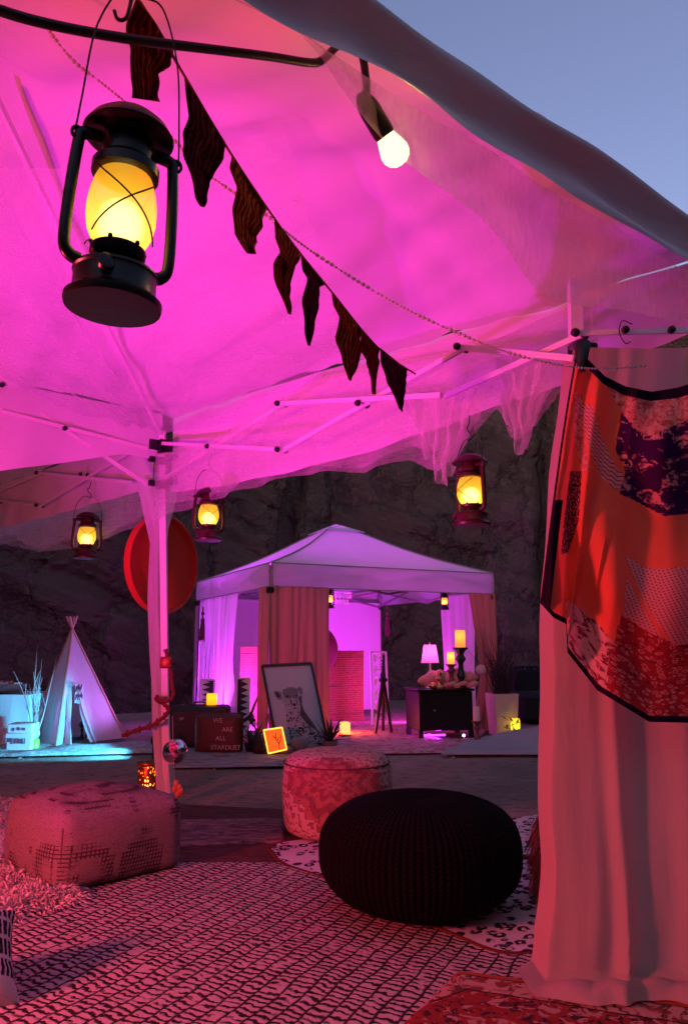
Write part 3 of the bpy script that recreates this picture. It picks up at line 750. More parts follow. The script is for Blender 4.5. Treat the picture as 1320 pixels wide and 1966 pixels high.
def inpoly(x, y, P):
    c = False; j = len(P) - 1
    for i in range(len(P)):
        if (P[i][1] > y) != (P[j][1] > y) and x < (P[j][0] - P[i][0]) * (y - P[i][1]) / (P[j][1] - P[i][1]) + P[i][0]: c = not c
        j = i
    return c
patches = [(1, [(1192, 790), (1215, 822), (1250, 836), (1320, 806), (1440, 770), (1440, 960), (1320, 985), (1275, 992), (1225, 965), (1188, 948), (1200, 905), (1180, 862)]),
           (2, [(1130, 690), (1165, 735), (1210, 756), (1280, 760), (1440, 720), (1440, 770), (1320, 806), (1250, 836), (1215, 822), (1192, 790), (1165, 745)]),
           (3, [(1108, 772), (1136, 780), (1152, 835), (1178, 890), (1196, 918), (1186, 948), (1150, 912), (1130, 860)]),
           (4, [(1198, 1066), (1235, 1090), (1280, 1092), (1440, 1070), (1440, 1225), (1320, 1238), (1292, 1238), (1240, 1165)]),
           (4, [(1203, 1110), (1232, 1165), (1270, 1225), (1240, 1212), (1196, 1180)]),
           (5, [(1192, 1180), (1240, 1212), (1300, 1238), (1440, 1225), (1440, 1420), (1250, 1420), (1160, 1340), (1170, 1260)]),
           (6, [(1086, 1150), (1112, 1168), (1150, 1200), (1180, 1240), (1170, 1262), (1160, 1335), (1080, 1262)]),
           (2, [(1100, 752), (1116, 760), (1128, 900), (1116, 905), (1102, 850)]),
           (7, [(1094, 905), (1116, 905), (1110, 1000), (1090, 1060), (1076, 1065), (1084, 980)])]
def sm(u, v):
    x, y = spx(u, v)
    if v > .980 or v < .030: return 8
    if u < .022 or (u < .10 and v > .38 and y > 960 and x < 1086 - (y - 960) * .05): return 8
    for k, P in patches:
        if inpoly(x, y, P): return k
    return 0
def patt(kind):
    def colf(t):
        uv = mapv(t, co(t, 'UV'), (1, 1.9, 1))
        if kind == 'orange': return mix(t, nois(t, uv, 6, 3), (.80, .15, .085), (.90, .21, .12))
        if kind == 'paisley':
            f = ramp(t, nois(t, uv, 11, 3, .5, 1.4), (.52, .60)); g = ramp(t, nois(t, uv, 42, 2, .6, .6), (.42, .55))
            return mix(t, mth(t, 'MULTIPLY', f, g), (.045, .008, .07), (.62, .25, .27))
        if kind == 'rose': return mix(t, ramp(t, nois(t, uv, 26, 4, .65, 1.5), (.42, .62)), (.78, .40, .34), (.50, .07, .08))
        if kind == 'stripe':
            w = mth(t, 'SINE', mth(t, 'ADD', mth(t, 'MULTIPLY', sep(t, uv)[1], 225), mth(t, 'MULTIPLY', mth(t, 'SINE', mth(t, 'MULTIPLY', sep(t, uv)[0], 150)), 1.0)))
            return mix(t, ramp(t, w, (.72, .84)), (.72, .36, .33), (.16, .02, .05))
        if kind == 'dots':
            u2 = mapv(t, uv, (62, 62, 62), rot=(0, 0, R(20))); s_ = sep(t, u2)
            fx = mth(t, 'SUBTRACT', mth(t, 'FRACT', s_[0]), .5); fy = mth(t, 'SUBTRACT', mth(t, 'FRACT', s_[1]), .5)
            d = mth(t, 'SQRT', mth(t, 'ADD', mth(t, 'MULTIPLY', fx, fx), mth(t, 'MULTIPLY', fy, fy)))
            return mix(t, ramp(t, d, (.20, .27)), (.30, .045, .09), (.74, .33, .32))
        if kind == 'ditsy':
            d = voro(t, uv, 42); r_ = mth(t, 'ABSOLUTE', mth(t, 'SUBTRACT', d, .33))
            c = mix(t, ramp(t, r_, (.05, .14)), (.70, .24, .22), (.42, .035, .045))
            return mix(t, ramp(t, nois(t, uv, 30, 3, .7, 1), (.55, .64)), c, (.16, .015, .03))
        if kind == 'teardrop':
            f = ramp(t, nois(t, uv, 10, 3, .6, 1.2), (.52, .56)); g = ramp(t, nois(t, uv, 60, 2, .6), (.38, .5))
            return mix(t, mth(t, 'MULTIPLY', f, g), (.76, .42, .40), (.24, .03, .05))
        if kind == 'speck': return mix(t, ramp(t, nois(t, uv, 60, 3, .7), (.50, .56)), (.05, .008, .025), (.52, .17, .18))
        if kind == 'border': return mix(t, nois(t, uv, 8), (.012, .006, .016), (.022, .010, .028))
    return cloth('scarf_' + kind, (.5, .1, .1), .38 if kind not in ('border', 'paisley') else .12, colf=colf, bmp=.12, bs=18, bd=.008)
b = MB(); b.grid(scarf, 170, 300, mif=sm)
tag(b.build('silk_scarf', [patt(k) for k in ('orange', 'paisley', 'rose', 'stripe', 'dots', 'ditsy', 'teardrop', 'speck', 'border')]), 'patchwork silk scarf in orange, pink and purple draped over the curtain', 'scarf')
b = MB(); k0 = at(1117, 660, 2.36)
b.tube([k0 + Vector((0, .1, .03)), k0, k0 + Vector((-.01, -.02, -.04)), k0 + Vector((-.012, -.015, -.10))], [.02, .028, .022, .012], 10, flat=.6)
tag(b.build('scarf_tie', M['black_plastic']), 'black knotted tie where the scarf meets the post', 'tie')

# ================================================================== RUGS
def rug(name, label, P, mat, th=.012, z0=.0, nu=60, nv=60, wave=.006, rnd=0.0, cat='rug', ph=0.0, hump=None):
    P = [Vector((q[0], q[1], 0)) for q in P]
    def top(u, v):
        p = P[0].lerp(P[1], u).lerp(P[3].lerp(P[2], u), v)
        if rnd:
            a, c = 2 * u - 1, 2 * v - 1; k = 1 - rnd * (a * a * c * c); ctr = (P[0] + P[1] + P[2] + P[3]) / 4; p = ctr + (p - ctr) * k
        e = min(u, 1 - u, v, 1 - v)
        h = z0 + th + wave * (nz(p.x * 3, p.y * 3, ph) + .5) * .8
        if hump: h += hump(p, u, v)
        p = p + Vector((nz(p.y * 2.5, ph, 1), nz(p.x * 2.5, ph, 2), 0)) * .018 * (1 if e < .1 else .3)
        return Vector((p.x, p.y, h if e > .001 else z0 + .002))
    b = MB()
    def tf(u, v):   # inner edge ring closes down to the floor
        return top(u, v)
    b.grid(tf, nu, nv); o = b.build(name, mat); tag(o, label, cat); return o
def rugmat(name, colf, bs=160, bd=.006, st=.6):
    m, t, o = nt_new(name); c, hh = colf(t)
    h = mth(t, 'ADD', mth(t, 'MULTIPLY', nois(t, co(t), bs, 4, .7), .6), hh) if hh is not None else nois(t, co(t), bs, 4, .7)
    princ(t, o, c, .95, 0, bump(t, h, st, bd), .1); return m
def shag_grid(t):
    v = co(t); r = mapv(t, v, rot=(0, 0, R(-64)))
    wob = nois(t, v, 7, 3, .5, 0, 1); ws = sep(t, wob)
    s = sep(t, r)
    a = mth(t, 'ADD', s[0], mth(t, 'MULTIPLY', mth(t, 'SUBTRACT', ws[0], .5), .05))      # along the long lines
    c = mth(t, 'ADD', s[1], mth(t, 'MULTIPLY', mth(t, 'SUBTRACT', ws[1], .5), .035))     # across
    fine = nois(t, v, 34, 2, .6); f2 = mth(t, 'SUBTRACT', fine, .5)
    cell = mth(t, 'DIVIDE', c, .062); fc = mth(t, 'FRACT', cell); row = mth(t, 'FLOOR', cell)
    dl = mth(t, 'MULTIPLY', mth(t, 'ABSOLUTE', mth(t, 'SUBTRACT', fc, .5)), 2)      # 1 at the line
    jag = mth(t, 'MULTIPLY', f2, .22)
    long_ = ramp(t, mth(t, 'ADD', dl, jag), (.80, .93))
    off = mth(t, 'MULTIPLY', mth(t, 'FRACT', mth(t, 'MULTIPLY', row, .37)), 1.0)
    slant = mth(t, 'MULTIPLY', mth(t, 'SINE', mth(t, 'MULTIPLY', fc, 6.28)), .09)
    ac = mth(t, 'ADD', mth(t, 'ADD', mth(t, 'DIVIDE', a, .029), off), mth(t, 'ADD', slant, mth(t, 'MULTIPLY', f2, 1.15)))
    da = mth(t, 'MULTIPLY', mth(t, 'ABSOLUTE', mth(t, 'SUBTRACT', mth(t, 'FRACT', ac), .5)), 2)
    short = ramp(t, da, (.46, .74))
    brk = ramp(t, nois(t, v, 18, 2), (.30, .42))
    ln = mth(t, 'MAXIMUM', mth(t, 'MULTIPLY', long_, .97), mth(t, 'MULTIPLY', short, brk))
    base = mix(t, nois(t, v, 5, 5, .6), (.40, .33, .31), (.56, .48, .45))
    return mix(t, ln, base, (.030, .020, .020)), mth(t, 'MULTIPLY', ln, -.9)
M['shag'] = rugmat('wool_rug_black_lattice', shag_grid, 220, .010, .7)
rug('wool_rug', 'cream wool rug with black broken lattice lines filling the foreground', [(-3.0, 1.4), (1.5, 1.2), (.9, 3.84), (-1.6, 3.86)], M['shag'], .014, .004, 120, 90, .010)
def leop(rot, dx):
    def f(t):
        v = mapv(t, co(t), (1, 1, 1), (dx, 0, 0), (0, 0, rot)); w = nois(t, v, 14, 2, .5, 0, 1)
        vv = t.nodes.new('ShaderNodeVectorMath'); vv.operation = 'MULTIPLY_ADD'; put(t, vv.inputs[0], w); vv.inputs[1].default_value = (.035, .035, 0); put(t, vv.inputs[2], v)
        d = voro(t, mapv(t, vv.outputs[0], (1, .8, 0)), 21, 'F1', .9)
        ring = mth(t, 'MULTIPLY', ramp(t, d, (.17, .23)), ramp(t, mth(t, 'SUBTRACT', 1, d), (1 - .52, 1 - .44)))
        gap = ramp(t, nois(t, v, 30, 2, .6), (.36, .46))
        ring = mth(t, 'MULTIPLY', ring, gap)
        base = mix(t, nois(t, v, 6, 4), (.52, .46, .46), (.70, .63, .62))
        return mix(t, ring, base, (.028, .018, .03)), mth(t, 'MULTIPLY', ring, -.3)
    return f
M['leopard'] = rugmat('leopard_print_rug', leop(.5, 0), 240)
M['leopard_far'] = rugmat('leopard_print_rug_far', leop(1.2, 3), 240)
M['rug_edge'] = rugmat('rug_binding_brown', lambda t: (mix(t, nois(t, co(t), 20, 3), (.10, .028, .018), (.16, .05, .03)), None), 300)
def poly_rug(name, label, px, mat, edge, z0, th=.010, ew=.022, world=False):
    pts = [Vector((q[0], q[1], 0)) if world else gp(*q) for q in px]
    cl = crv(pts + [pts[0]], len(pts) * 8)[:-1]
    n = len(cl); ctr = sum(cl, Vector()) / n
    t = thing(name, label, 'rug', (ctr.x, ctr.y, 0))
    b = MB(); V = []; F = []; rings = 16
    for k in range(rings + 1):
        for q in cl:
            p = q.lerp(ctr, (k / rings) * .999); V.append((p.x, p.y, z0 + th + .005 * (nz(p.x * 4, p.y * 4, z0 * 90) + .3)))
    for k in range(rings):
        for i in range(n): q = (i + 1) % n; F.append((k * n + i, k * n + q, (k + 1) * n + q, (k + 1) * n + i))
    b.add(V, F); b.build('pile', mat, t)
    b = MB(); pp = [Vector((q.x, q.y, z0 + th * .6)) for q in cl] ; b.tube(pp + [pp[0], pp[1]], ew * .55, 8, flat=.45); b.build('binding', edge, t)
    return t
poly_rug('leopard_rug', 'leopard print rug with brown binding under the black pouf', [(516, 1640), (545, 1668), (620, 1695), (740, 1752), (862, 1802), (940, 1836), (1000, 1845), (1060, 1830), (1160, 1790), (1140, 1660), (1010, 1662), (820, 1640), (620, 1622), (540, 1626)], M['leopard'], M['rug_edge'], .016)
poly_rug('leopard_rug', 'farther leopard print rug behind the black pouf, touching the sand', [(900, 1590), (985, 1578), (1050, 1570), (1130, 1575), (1130, 1645), (1040, 1652), (960, 1650), (880, 1630)], M['leopard_far'], M['rug_edge'], .010)
def persian(t):
    r = mapv(t, co(t), (1, 1, 1), (-.356, -2.603, 0)); r = mapv(t, r, rot=(0, 0, R(21)))
    s = sep(t, r); x = s[0]; y = mth(t, 'MULTIPLY', s[1], -1)
    # distance from the two visible edges
    e1 = x; e2 = y
    d = mth(t, 'MINIMUM', mth(t, 'ADD', mth(t, 'MULTIPLY', e1, .98), mth(t, 'MULTIPLY', e2, .62)), e2)
    w = nois(t, r, 40, 2); d = mth(t, 'ADD', d, mth(t, 'MULTIPLY', mth(t, 'SUBTRACT', w, .5), .006))
    fl = ramp(t, nois(t, r, 16, 3, .55, 1.2), (.54, .60)); vine = ramp(t, mth(t, 'ABSOLUTE', mth(t, 'SUBTRACT', nois(t, r, 11, 3, .5, .6), .5)), (.012, .030))
    cream = mix(t, fl, (.44, .27, .20), (.20, .045, .035)); cream = mix(t, vine, (.10, .05, .04), cream)
    f2 = ramp(t, nois(t, r, 22, 3, .6, 1.6), (.52, .58)); v2 = ramp(t, nois(t, mapv(t, r, loc=(3, 1, 0)), 20, 3, .6, 1.5), (.55, .60))
    field = mix(t, f2, (.26, .035, .026), (.045, .022, .028)); field = mix(t, v2, field, (.42, .25, .19))
    c = mix(t, ramp(t, d, (.050, .052)), (.42, .085, .035), (.04, .02, .02))
    c = mix(t, ramp(t, d, (.056, .058)), c, cream)
    c = mix(t, ramp(t, d, (.150, .152)), c, (.03, .016, .016))
    c = mix(t, ramp(t, d, (.157, .159)), c, field)
    return c, None
M['persian'] = rugmat('persian_rug_wool', persian, 260)
q0 = gp(880, 1880)
rug('persian_rug', 'red and cream floral rug corner with rust border at bottom right', [(q0.x, q0.y), (-.62, 1.0), (1.9, .9), (1.9, 2.05)], M['persian'], .016, .020, 60, 60, .006, ph=3)
M['brown_rug'] = rugmat('brown_flatweave_rug', lambda t: (mix(t, ramp(t, nois(t, mapv(t, co(t), (1, 3, 1)), 9, 5, .7), (.4, .65)), (.085, .040, .032), (.15, .075, .06)), None), 200)
rug('flatweave_rug', 'dark brown flat rug lying behind the lattice rug', [gp(300, 1672)[:2], gp(620, 1668)[:2], gp(640, 1560)[:2], gp(330, 1545)[:2]], M['brown_rug'], .010, .002, 40, 30, .008, ph=5)
M['tan_rug'] = rugmat('tan_chenille_rug', lambda t: (mix(t, ramp(t, nois(t, mapv(t, co(t), (1, 3, 1)), 14, 5, .75), (.42, .6)), (.10, .065, .055), (.32, .22, .19)), None), 120)
rug('chenille_rug', 'rumpled tan chenille mat between the square pouf and the floral pouf', [gp(342, 1632)[:2], gp(545, 1625)[:2], gp(548, 1580)[:2], gp(345, 1582)[:2]], M['tan_rug'], .010, .016, 40, 20, .014, ph=8)
M['pale_rug'] = rugmat('pale_worn_rug', lambda t: (mix(t, ramp(t, nois(t, mapv(t, co(t), (1, 3, 1)), 8, 5, .75), (.40, .62)), (.22, .15, .14), (.46, .36, .35)), None), 120)
rug('worn_rug', 'pale worn rug on the sand in front of the suitcases', [gp(300, 1476)[:2], gp(640, 1470)[:2], gp(620, 1432)[:2], gp(330, 1436)[:2]], M['pale_rug'], .010, .002, 40, 20, .02, ph=9)
M['gaz_rug'] = rugmat('gazebo_rug_red', lambda t: (mix(t, ramp(t, nois(t, co(t), 9, 4, .7, 1.5), (.42, .56)), (.42, .10, .12), (.60, .34, .34)), None), 160)
rug('patterned_rug', 'red patterned rug spread inside the far gazebo', [gp(560, 1450)[:2], gp(890, 1446)[:2], (2.0, 10.6), (-.6, 10.9)], M['gaz_rug'], .010, .004, 60, 40, .02, ph=11)
M['grey_blanket'] = cloth('grey_wool_blanket', (.34, .31, .32), .05, .15, 4, .4, 25, .01, (1, 1, 1))
def hump(p, u, v): return .15 * math.exp(-((u - .62) / .42) ** 2) * (math.exp(-((v - .75) / .22) ** 2)) * (1 + .2 * nz(u * 5, v * 3)) + .025 * math.exp(-((v - .12) / .1) ** 2)
rug('grey_blanket', 'grey blanket heaped on the ground right of the dark cabinet', [gp(845, 1452)[:2], gp(1130, 1452)[:2], gp(1130, 1424)[:2], gp(905, 1424)[:2]], M['grey_blanket'], .012, .014, 60, 40, .02, ph=14, cat='blanket', hump=hump)

# sheepskin: a lumpy hide with real tufts
M['wool'] = pbr('sheepskin_wool', (.60, .52, .49), .9, .15, 20, .6, 120, spec=.1)
def fur(parent, n, fn, ln, mat, name='tufts', w=.0045, seed=1, droop=.5):
    rnd = random.Random(seed); V = []; F = []
    for i in range(n):
        p, nn = fn(rnd); d = (nn + Vector((rnd.uniform(-1, 1), rnd.uniform(-1, 1), rnd.uniform(-.4, .4))) * .8).normalized()
        s = d.cross(Vector((rnd.uniform(-1, 1), rnd.uniform(-1, 1), rnd.uniform(-1, 1)))); s = s.normalized() * w * rnd.uniform(.6, 1.4)
        L = ln * rnd.uniform(.6, 1.3); m1 = p + d * L * .55; e = p + d * L + Vector((0, 0, -droop * L * .6)); k = len(V)
        V += [p - s, p + s, m1 + s * .7, m1 - s * .7, e]; F += [(k, k + 1, k + 2, k + 3), (k + 3, k + 2, k + 4)]
    b = MB(); b.add(V, F); o = b.build(name, mat, parent); o['kind'] = 'stuff'; return o
def skin(name, label, px, seed, h=.03, n=7000):
    pts = [gp(*q) for q in px]; ctr = sum(pts, Vector()) / len(pts)
    cl = crv(pts + [pts[0]], 80)[:-1]
    t = thing(name, label, 'sheepskin', (ctr.x, ctr.y, 0))
    b = MB(); V = []; F = []; rg = 8; m = len(cl)
    for k in range(rg + 1):
        for q in cl:
            p = q.lerp(ctr, k / rg * .998); V.append((p.x, p.y, .018 + h * min(1, k / 1.5) * (.8 + .4 * nz(p.x * 6, p.y * 6))))
    for k in range(rg):
        for i in range(m): q = (i + 1) % m; F.append((k * m + i, k * m + q, (k + 1) * m + q, (k + 1) * m + i))
    b.add(V, F); b.build('hide', M['wool'], t)
    def fn(r):
        q = cl[r.randrange(m)]; k = 1 - math.sqrt(r.random()); p = q.lerp(ctr, k)
        return Vector((p.x, p.y, .018 + h * min(1, k * rg / 1.5) * .9)), Vector((0, 0, .6)) + (q - ctr).normalized() * (.9 if k < .1 else .3)
    fur(t, n, fn, .045, M['wool'], seed=seed)
skin('sheepskin', 'shaggy white sheepskin spread beside the square pouf', [(-180, 1640), (60, 1560), (150, 1640), (160, 1725), (135, 1750), (60, 1768), (0, 1790), (-200, 1800)], 3)
skin('sheepskin', 'white fur throw behind the square pouf at the left edge', [(-200, 1560), (-60, 1548), (40, 1545), (90, 1556), (60, 1590), (-40, 1600), (-200, 1610)], 4, .02, 3000)

# ================================================================== POUFS
def rbox(half, r, dome, n=18, puff=.04):
    V = []; F = []; hx, hy, hz = half; idx = {}
    def vert(p):
        q = Vector((p[0] * hx, p[1] * hy, p[2] * hz)); c = Vector((max(-hx + r, min(hx - r, q.x)), max(-hy + r, min(hy - r, q.y)), max(-hz + r, min(hz - r, q.z))))
        d = q - c; o = c + (d.normalized() * r if d.length > 1e-6 else Vector())
        if d.length < 1e-6: o = q
        k = (1 - p[0] ** 2) * (1 - p[1] ** 2); ks = (1 - p[2] ** 2)
        if p[2] > 0: o.z += dome * k * p[2]
        o.x += puff * p[0] * ks * (1 - p[1] ** 2); o.y += puff * p[1] * ks * (1 - p[0] ** 2)
        return o
    def vid(p):
        key = tuple(round(x, 4) for x in p)
        if key not in idx: idx[key] = len(V); V.append(vert(p))
        return idx[key]
    for ax in range(3):
        for sg in (-1, 1):
            for i in range(n):
                for j in range(n):
                    q = []
                    for (a, c) in ((i, j), (i + 1, j), (i + 1, j + 1), (i, j + 1)):
                        p = [0, 0, 0]; p[ax] = sg; p[(ax + 1) % 3] = -1 + 2 * a / n; p[(ax + 2) % 3] = -1 + 2 * c / n; q.append(vid(p))
                    F.append(tuple(q) if sg > 0 else tuple(reversed(q)))
    return V, F
def kilim_faint(t):
    v = co(t); g = mapv(t, v, (62, 62, 62)); s = sep(t, g)
    gx = mth(t, 'ABSOLUTE', mth(t, 'SUBTRACT', mth(t, 'FRACT', mth(t, 'ADD', s[0], s[1])), .5)); gz = mth(t, 'ABSOLUTE', mth(t, 'SUBTRACT', mth(t, 'FRACT', s[2]), .5))
    hatch = ramp(t, mth(t, 'MAXIMUM', gx, gz), (.28, .40))
    snap = t.nodes.new('ShaderNodeVectorMath'); snap.operation = 'SNAP'; put(t, snap.inputs[0], v); snap.inputs[1].default_value = (.03, .03, .03)
    ring = mth(t, 'ABSOLUTE', mth(t, 'SUBTRACT', voro(t, snap.outputs[0], 3.6, 'F1', .75), .36))
    mo = mth(t, 'SUBTRACT', 1, ramp(t, ring, (.05, .11)))
    mo2 = ramp(t, nois(t, snap.outputs[0], 9, 2), (.60, .63))
    f = mth(t, 'MULTIPLY', mth(t, 'MAXIMUM', mo, mo2), mth(t, 'MULTIPLY', hatch, .85))
    base = mix(t, nois(t, mapv(t, v, (1, 1, 5)), 14, 5, .7), (.19, .145, .135), (.33, .26, .24))
    base = mix(t, ramp(t, nois(t, mapv(t, v, (30, 30, 150)), 2.5, 3), (.56, .66)), base, (.11, .075, .07))
    return mix(t, f, base, (.045, .022, .028)), mth(t, 'MULTIPLY', f, .4)
M['pouf_sq'] = rugmat('handwoven_kilim_faded', kilim_faint, 190, .008, .9)
cen = Vector((-1.15, 3.74, 0)); ang = R(44)
t = thing('square_pouf', 'faded woven square pouf at left beside the post', 'pouf', cen); t.rotation_euler = (0, 0, ang)
V, F = rbox((.295, .295, .162), .052, .050, 18, .028); b = MB(); b.add([p + Vector((0, 0, .178)) + Vector((nz(p.x * 4, p.y * 4, p.z * 4), nz(p.x * 4, 5, p.z * 4), 0)) * .014 for p in V], F); b.build('cushion', M['pouf_sq'], t, local=True)
M['seam'] = pbr('seam_thread', (.10, .05, .045), .9)
for sx, sy in ((-1, -1),):
    b = MB(); b.tube([(sx * .274, sy * .274, .05), (sx * .277, sy * .277, .12), (sx * .277, sy * .277, .20), (sx * .275, sy * .275, .27), (sx * .266, sy * .266, .316)], .0045, 6); b.build('seam', M['seam'], t, local=True)

def kilim_round(t):
    uv = co(t, 'UV'); s = sep(t, uv)
    x = mth(t, 'MULTIPLY', mth(t, 'SUBTRACT', s[0], .735), 1.95); y = mth(t, 'SUBTRACT', s[1], .47)
    q = .0115
    xq = mth(t, 'MULTIPLY', mth(t, 'FLOOR', mth(t, 'DIVIDE', x, q)), q); yq = mth(t, 'MULTIPLY', mth(t, 'FLOOR', mth(t, 'DIVIDE', y, q * .9)), q * .9)
    ax = mth(t, 'ABSOLUTE', mth(t, 'ADD', xq, q / 2)); ay = mth(t, 'ABSOLUTE', mth(t, 'ADD', yq, q / 2))
    st = .075
    sx_ = mth(t, 'MULTIPLY', mth(t, 'FLOOR', mth(t, 'DIVIDE', ax, st)), st); sy_ = mth(t, 'MULTIPLY', mth(t, 'FLOOR', mth(t, 'DIVIDE', ay, st)), st)
    inside = mth(t, 'LESS_THAN', mth(t, 'ADD', sx_, sy_), .23)
    sym = comb(t, ax, ay, 0)
    n1 = nois(t, sym, 30, 2, .5, .5); n2 = nois(t, mapv(t, sym, loc=(4, 2, 0)), 40, 2, .5, .6)
    ang_ = mth(t, 'ARCTAN2', ay, ax); rr = mth(t, 'SQRT', mth(t, 'ADD', mth(t, 'MULTIPLY', ax, ax), mth(t, 'MULTIPLY', ay, ay)))
    pet = mth(t, 'ADD', rr, mth(t, 'MULTIPLY', mth(t, 'COSINE', mth(t, 'MULTIPLY', ang_, 8)), .028))
    wave = mth(t, 'SINE', mth(t, 'MULTIPLY', pet, 62))
    med = mix(t, ramp(t, wave, (-.1, .1)), (.20, .028, .024), (.36, .10, .07)); med = mix(t, ramp(t, n2, (.58, .60)), med, (.10, .022, .025))
    outc = mix(t, ramp(t, n1, (.56, .575)), (.56, .38, .31), (.24, .065, .05)); outc = mix(t, ramp(t, n2, (.62, .63)), outc, (.13, .035, .035))
    c = mix(t, inside, outc, med)
    c = mix(t, nois(t, co(t), 30, 4), c, mix(t, .35, c, (.62, .46, .40)))
    return c, None
M['pouf_floral'] = rugmat('oriental_pouf_weave', kilim_round, 210, .007, .8)
c1 = gp(646, 1606); c1.y += .0
t = thing('round_pouf', 'tall round pouf with oriental medallion pattern, behind the black one', 'pouf', (c1.x, c1.y, 0))
prof = [(.24, .026), (.278, .05), (.293, .10), (.300, .20), (.302, .27), (.298, .34), (.285, .395), (.255, .43), (.20, .448), (.12, .456), (.001, .458)]
pr = [(q.x, q.z) for q in crv([(r, 0, z) for r, z in prof], 44)]
b = MB(); b.lathe(pr, (c1.x, c1.y, 0), 72, fn=lambda a, z: 1 + .010 * math.sin(3 * a + z * 4) + .006 * math.sin(7 * a)); b.build('cushion', M['pouf_floral'], t)
b = MB(); b.tube([(c1.x + .292 * math.cos(a), c1.y + .292 * math.sin(a), .392) for a in [k * math.pi / 24 for k in range(50)]], .004, 6); b.build('seam', M['seam'], t)

m, tt, o_ = nt_new('black_knit'); uv = co(tt, 'UV'); s_ = sep(tt, uv)
kx = mth(tt, 'MULTIPLY', s_[0], 96); ky = mth(tt, 'MULTIPLY', s_[1], 44)
hx = mth(tt, 'ABSOLUTE', mth(tt, 'SINE', mth(tt, 'MULTIPLY', kx, 3.1416))); hy = mth(tt, 'ABSOLUTE', mth(tt, 'SINE', mth(tt, 'MULTIPLY', mth(tt, 'ADD', ky, mth(tt, 'ABSOLUTE', mth(tt, 'SUBTRACT', mth(tt, 'FRACT', kx), .5))), 3.1416)))
hgt = mth(tt, 'ADD', mth(tt, 'MULTIPLY', hx, .7), mth(tt, 'MULTIPLY', hy, .5))
lint = ramp(tt, voro(tt, co(tt), 13), (.022, .035))
cc = mix(tt, hgt, (.0012, .0011, .0014), (.0045, .0042, .0055)); cc = mix(tt, lint, (.12, .1, .1), cc)
princ(tt, o_, cc, .9, 0, bump(tt, hgt, 1.0, .012), .08, 0); M['knit'] = m
c2 = gp(808, 1756)
t = thing('knit_pouf', 'big round black knitted pouf in the middle of the rugs', 'pouf', (c2.x, c2.y, 0))
pr = []
for k in range(41):
    a = -math.pi / 2 + math.pi * k / 40; ca, sa = math.cos(a), math.sin(a)
    pr.append((max(.001, .392 * abs(ca) ** .72), .232 + .215 * (abs(sa) ** .86) * (1 if sa > 0 else -1) - (.022 * math.exp(-(abs(ca) / .12) ** 2) if sa > 0 else 0)))
b = MB(); b.lathe(pr, (c2.x, c2.y, 0), 160, fn=lambda a, z: (1 + .0035 * math.cos(a * 40)) * (1 + .018 * math.sin(2 * a + 1) + .012 * math.sin(3 * a) + .02 * nz(2.2 * math.cos(a), 2.2 * math.sin(a), z * 7))); b.build('cushion', M['knit'], t)
b = MB(); b.lathe([(.028, 0), (.026, .006), (.012, .010), (.001, .010)], (c2.x, c2.y, .422), 18); b.build('button', M['knit'], t)

# small cushions
def pil_mat(t):
    uv = co(t, 'UV'); s = sep(t, uv)
    row = mth(t, 'MULTIPLY', s[1], 5.0); fr = mth(t, 'FRACT', row)
    colx = mth(t, 'ADD', mth(t, 'MULTIPLY', s[0], 22), mth(t, 'MULTIPLY', nois(t, uv, 9, 2), 1.2)); fx = mth(t, 'ABSOLUTE', mth(t, 'SUBTRACT', mth(t, 'FRACT', colx), .5))
    lf = mth(t, 'MULTIPLY', ramp(t, mth(t, 'SUBTRACT', .5, fx), (.14, .22)), mth(t, 'MULTIPLY', ramp(t, fr, (.08, .13)), ramp(t, mth(t, 'SUBTRACT', 1, fr), (.08, .13))))
    bandm = mth(t, 'MULTIPLY', ramp(t, s[1], (.20, .22)), lf)
    return mix(t, bandm, (.62, .54, .52), (.035, .02, .03)), None
M['pil'] = rugmat('striped_cushion_cotton', pil_mat, 200)
pc = gp(-105, 1935); pc.z = .10
def pilf(sgn):
    def fn(u, v):
        a, c = 2 * u - 1, 2 * v - 1; th = .085 * ((1 - a ** 4) * (1 - c ** 4)) ** .6
        k = 1 - .10 * (1 - abs(a) ** 2) * abs(c) ** 3; k2 = 1 - .10 * (1 - abs(c) ** 2) * abs(a) ** 3
        p = Vector((a * .19 * k2, sgn * th, c * .16 * k))
        Mx = Matrix.Rotation(R(30), 3, 'Z') @ Matrix.Rotation(R(-52), 3, 'X')
        return Mx @ p + pc
    return fn
b = MB(); b.grid(pilf(-1), 24, 24); b.grid(pilf(1), 24, 24); tag(b.build('striped_cushion', M['pil']), 'black and white leaf striped cushion at the lower left edge', 'cushion')
M['salmon'] = pbr('salmon_long_wool', (.55, .16, .11), .9, .3, 20, .6, 120, spec=.1)
t = thing('fur_cushion', 'shaggy salmon fur stool half hidden behind the curtain', 'stool', (gp(1125, 1745).x, gp(1125, 1745).y, 0))
fc = gp(1128, 1740)
b = MB(); b.lathe([(.15, .03), (.175, .08), (.165, .2), (.145, .34), (.10, .42), (.001, .44)], (fc.x, fc.y, 0), 30); b.build('cushion', M['salmon'], t)
def ffn(r):
    a = r.uniform(0, 2 * math.pi); z = r.uniform(.05, .43); rr = .165 - .05 * max(0, (z - .2) / .24) ** 2 - .05 * max(0, (z - .34) / .1)
    return Vector((fc.x + rr * math.cos(a), fc.y + rr * math.sin(a), z)), Vector((math.cos(a), math.sin(a), -.9))
fur(t, 5200, ffn, .08, M['salmon'], 'pile', .004, 9, .9)

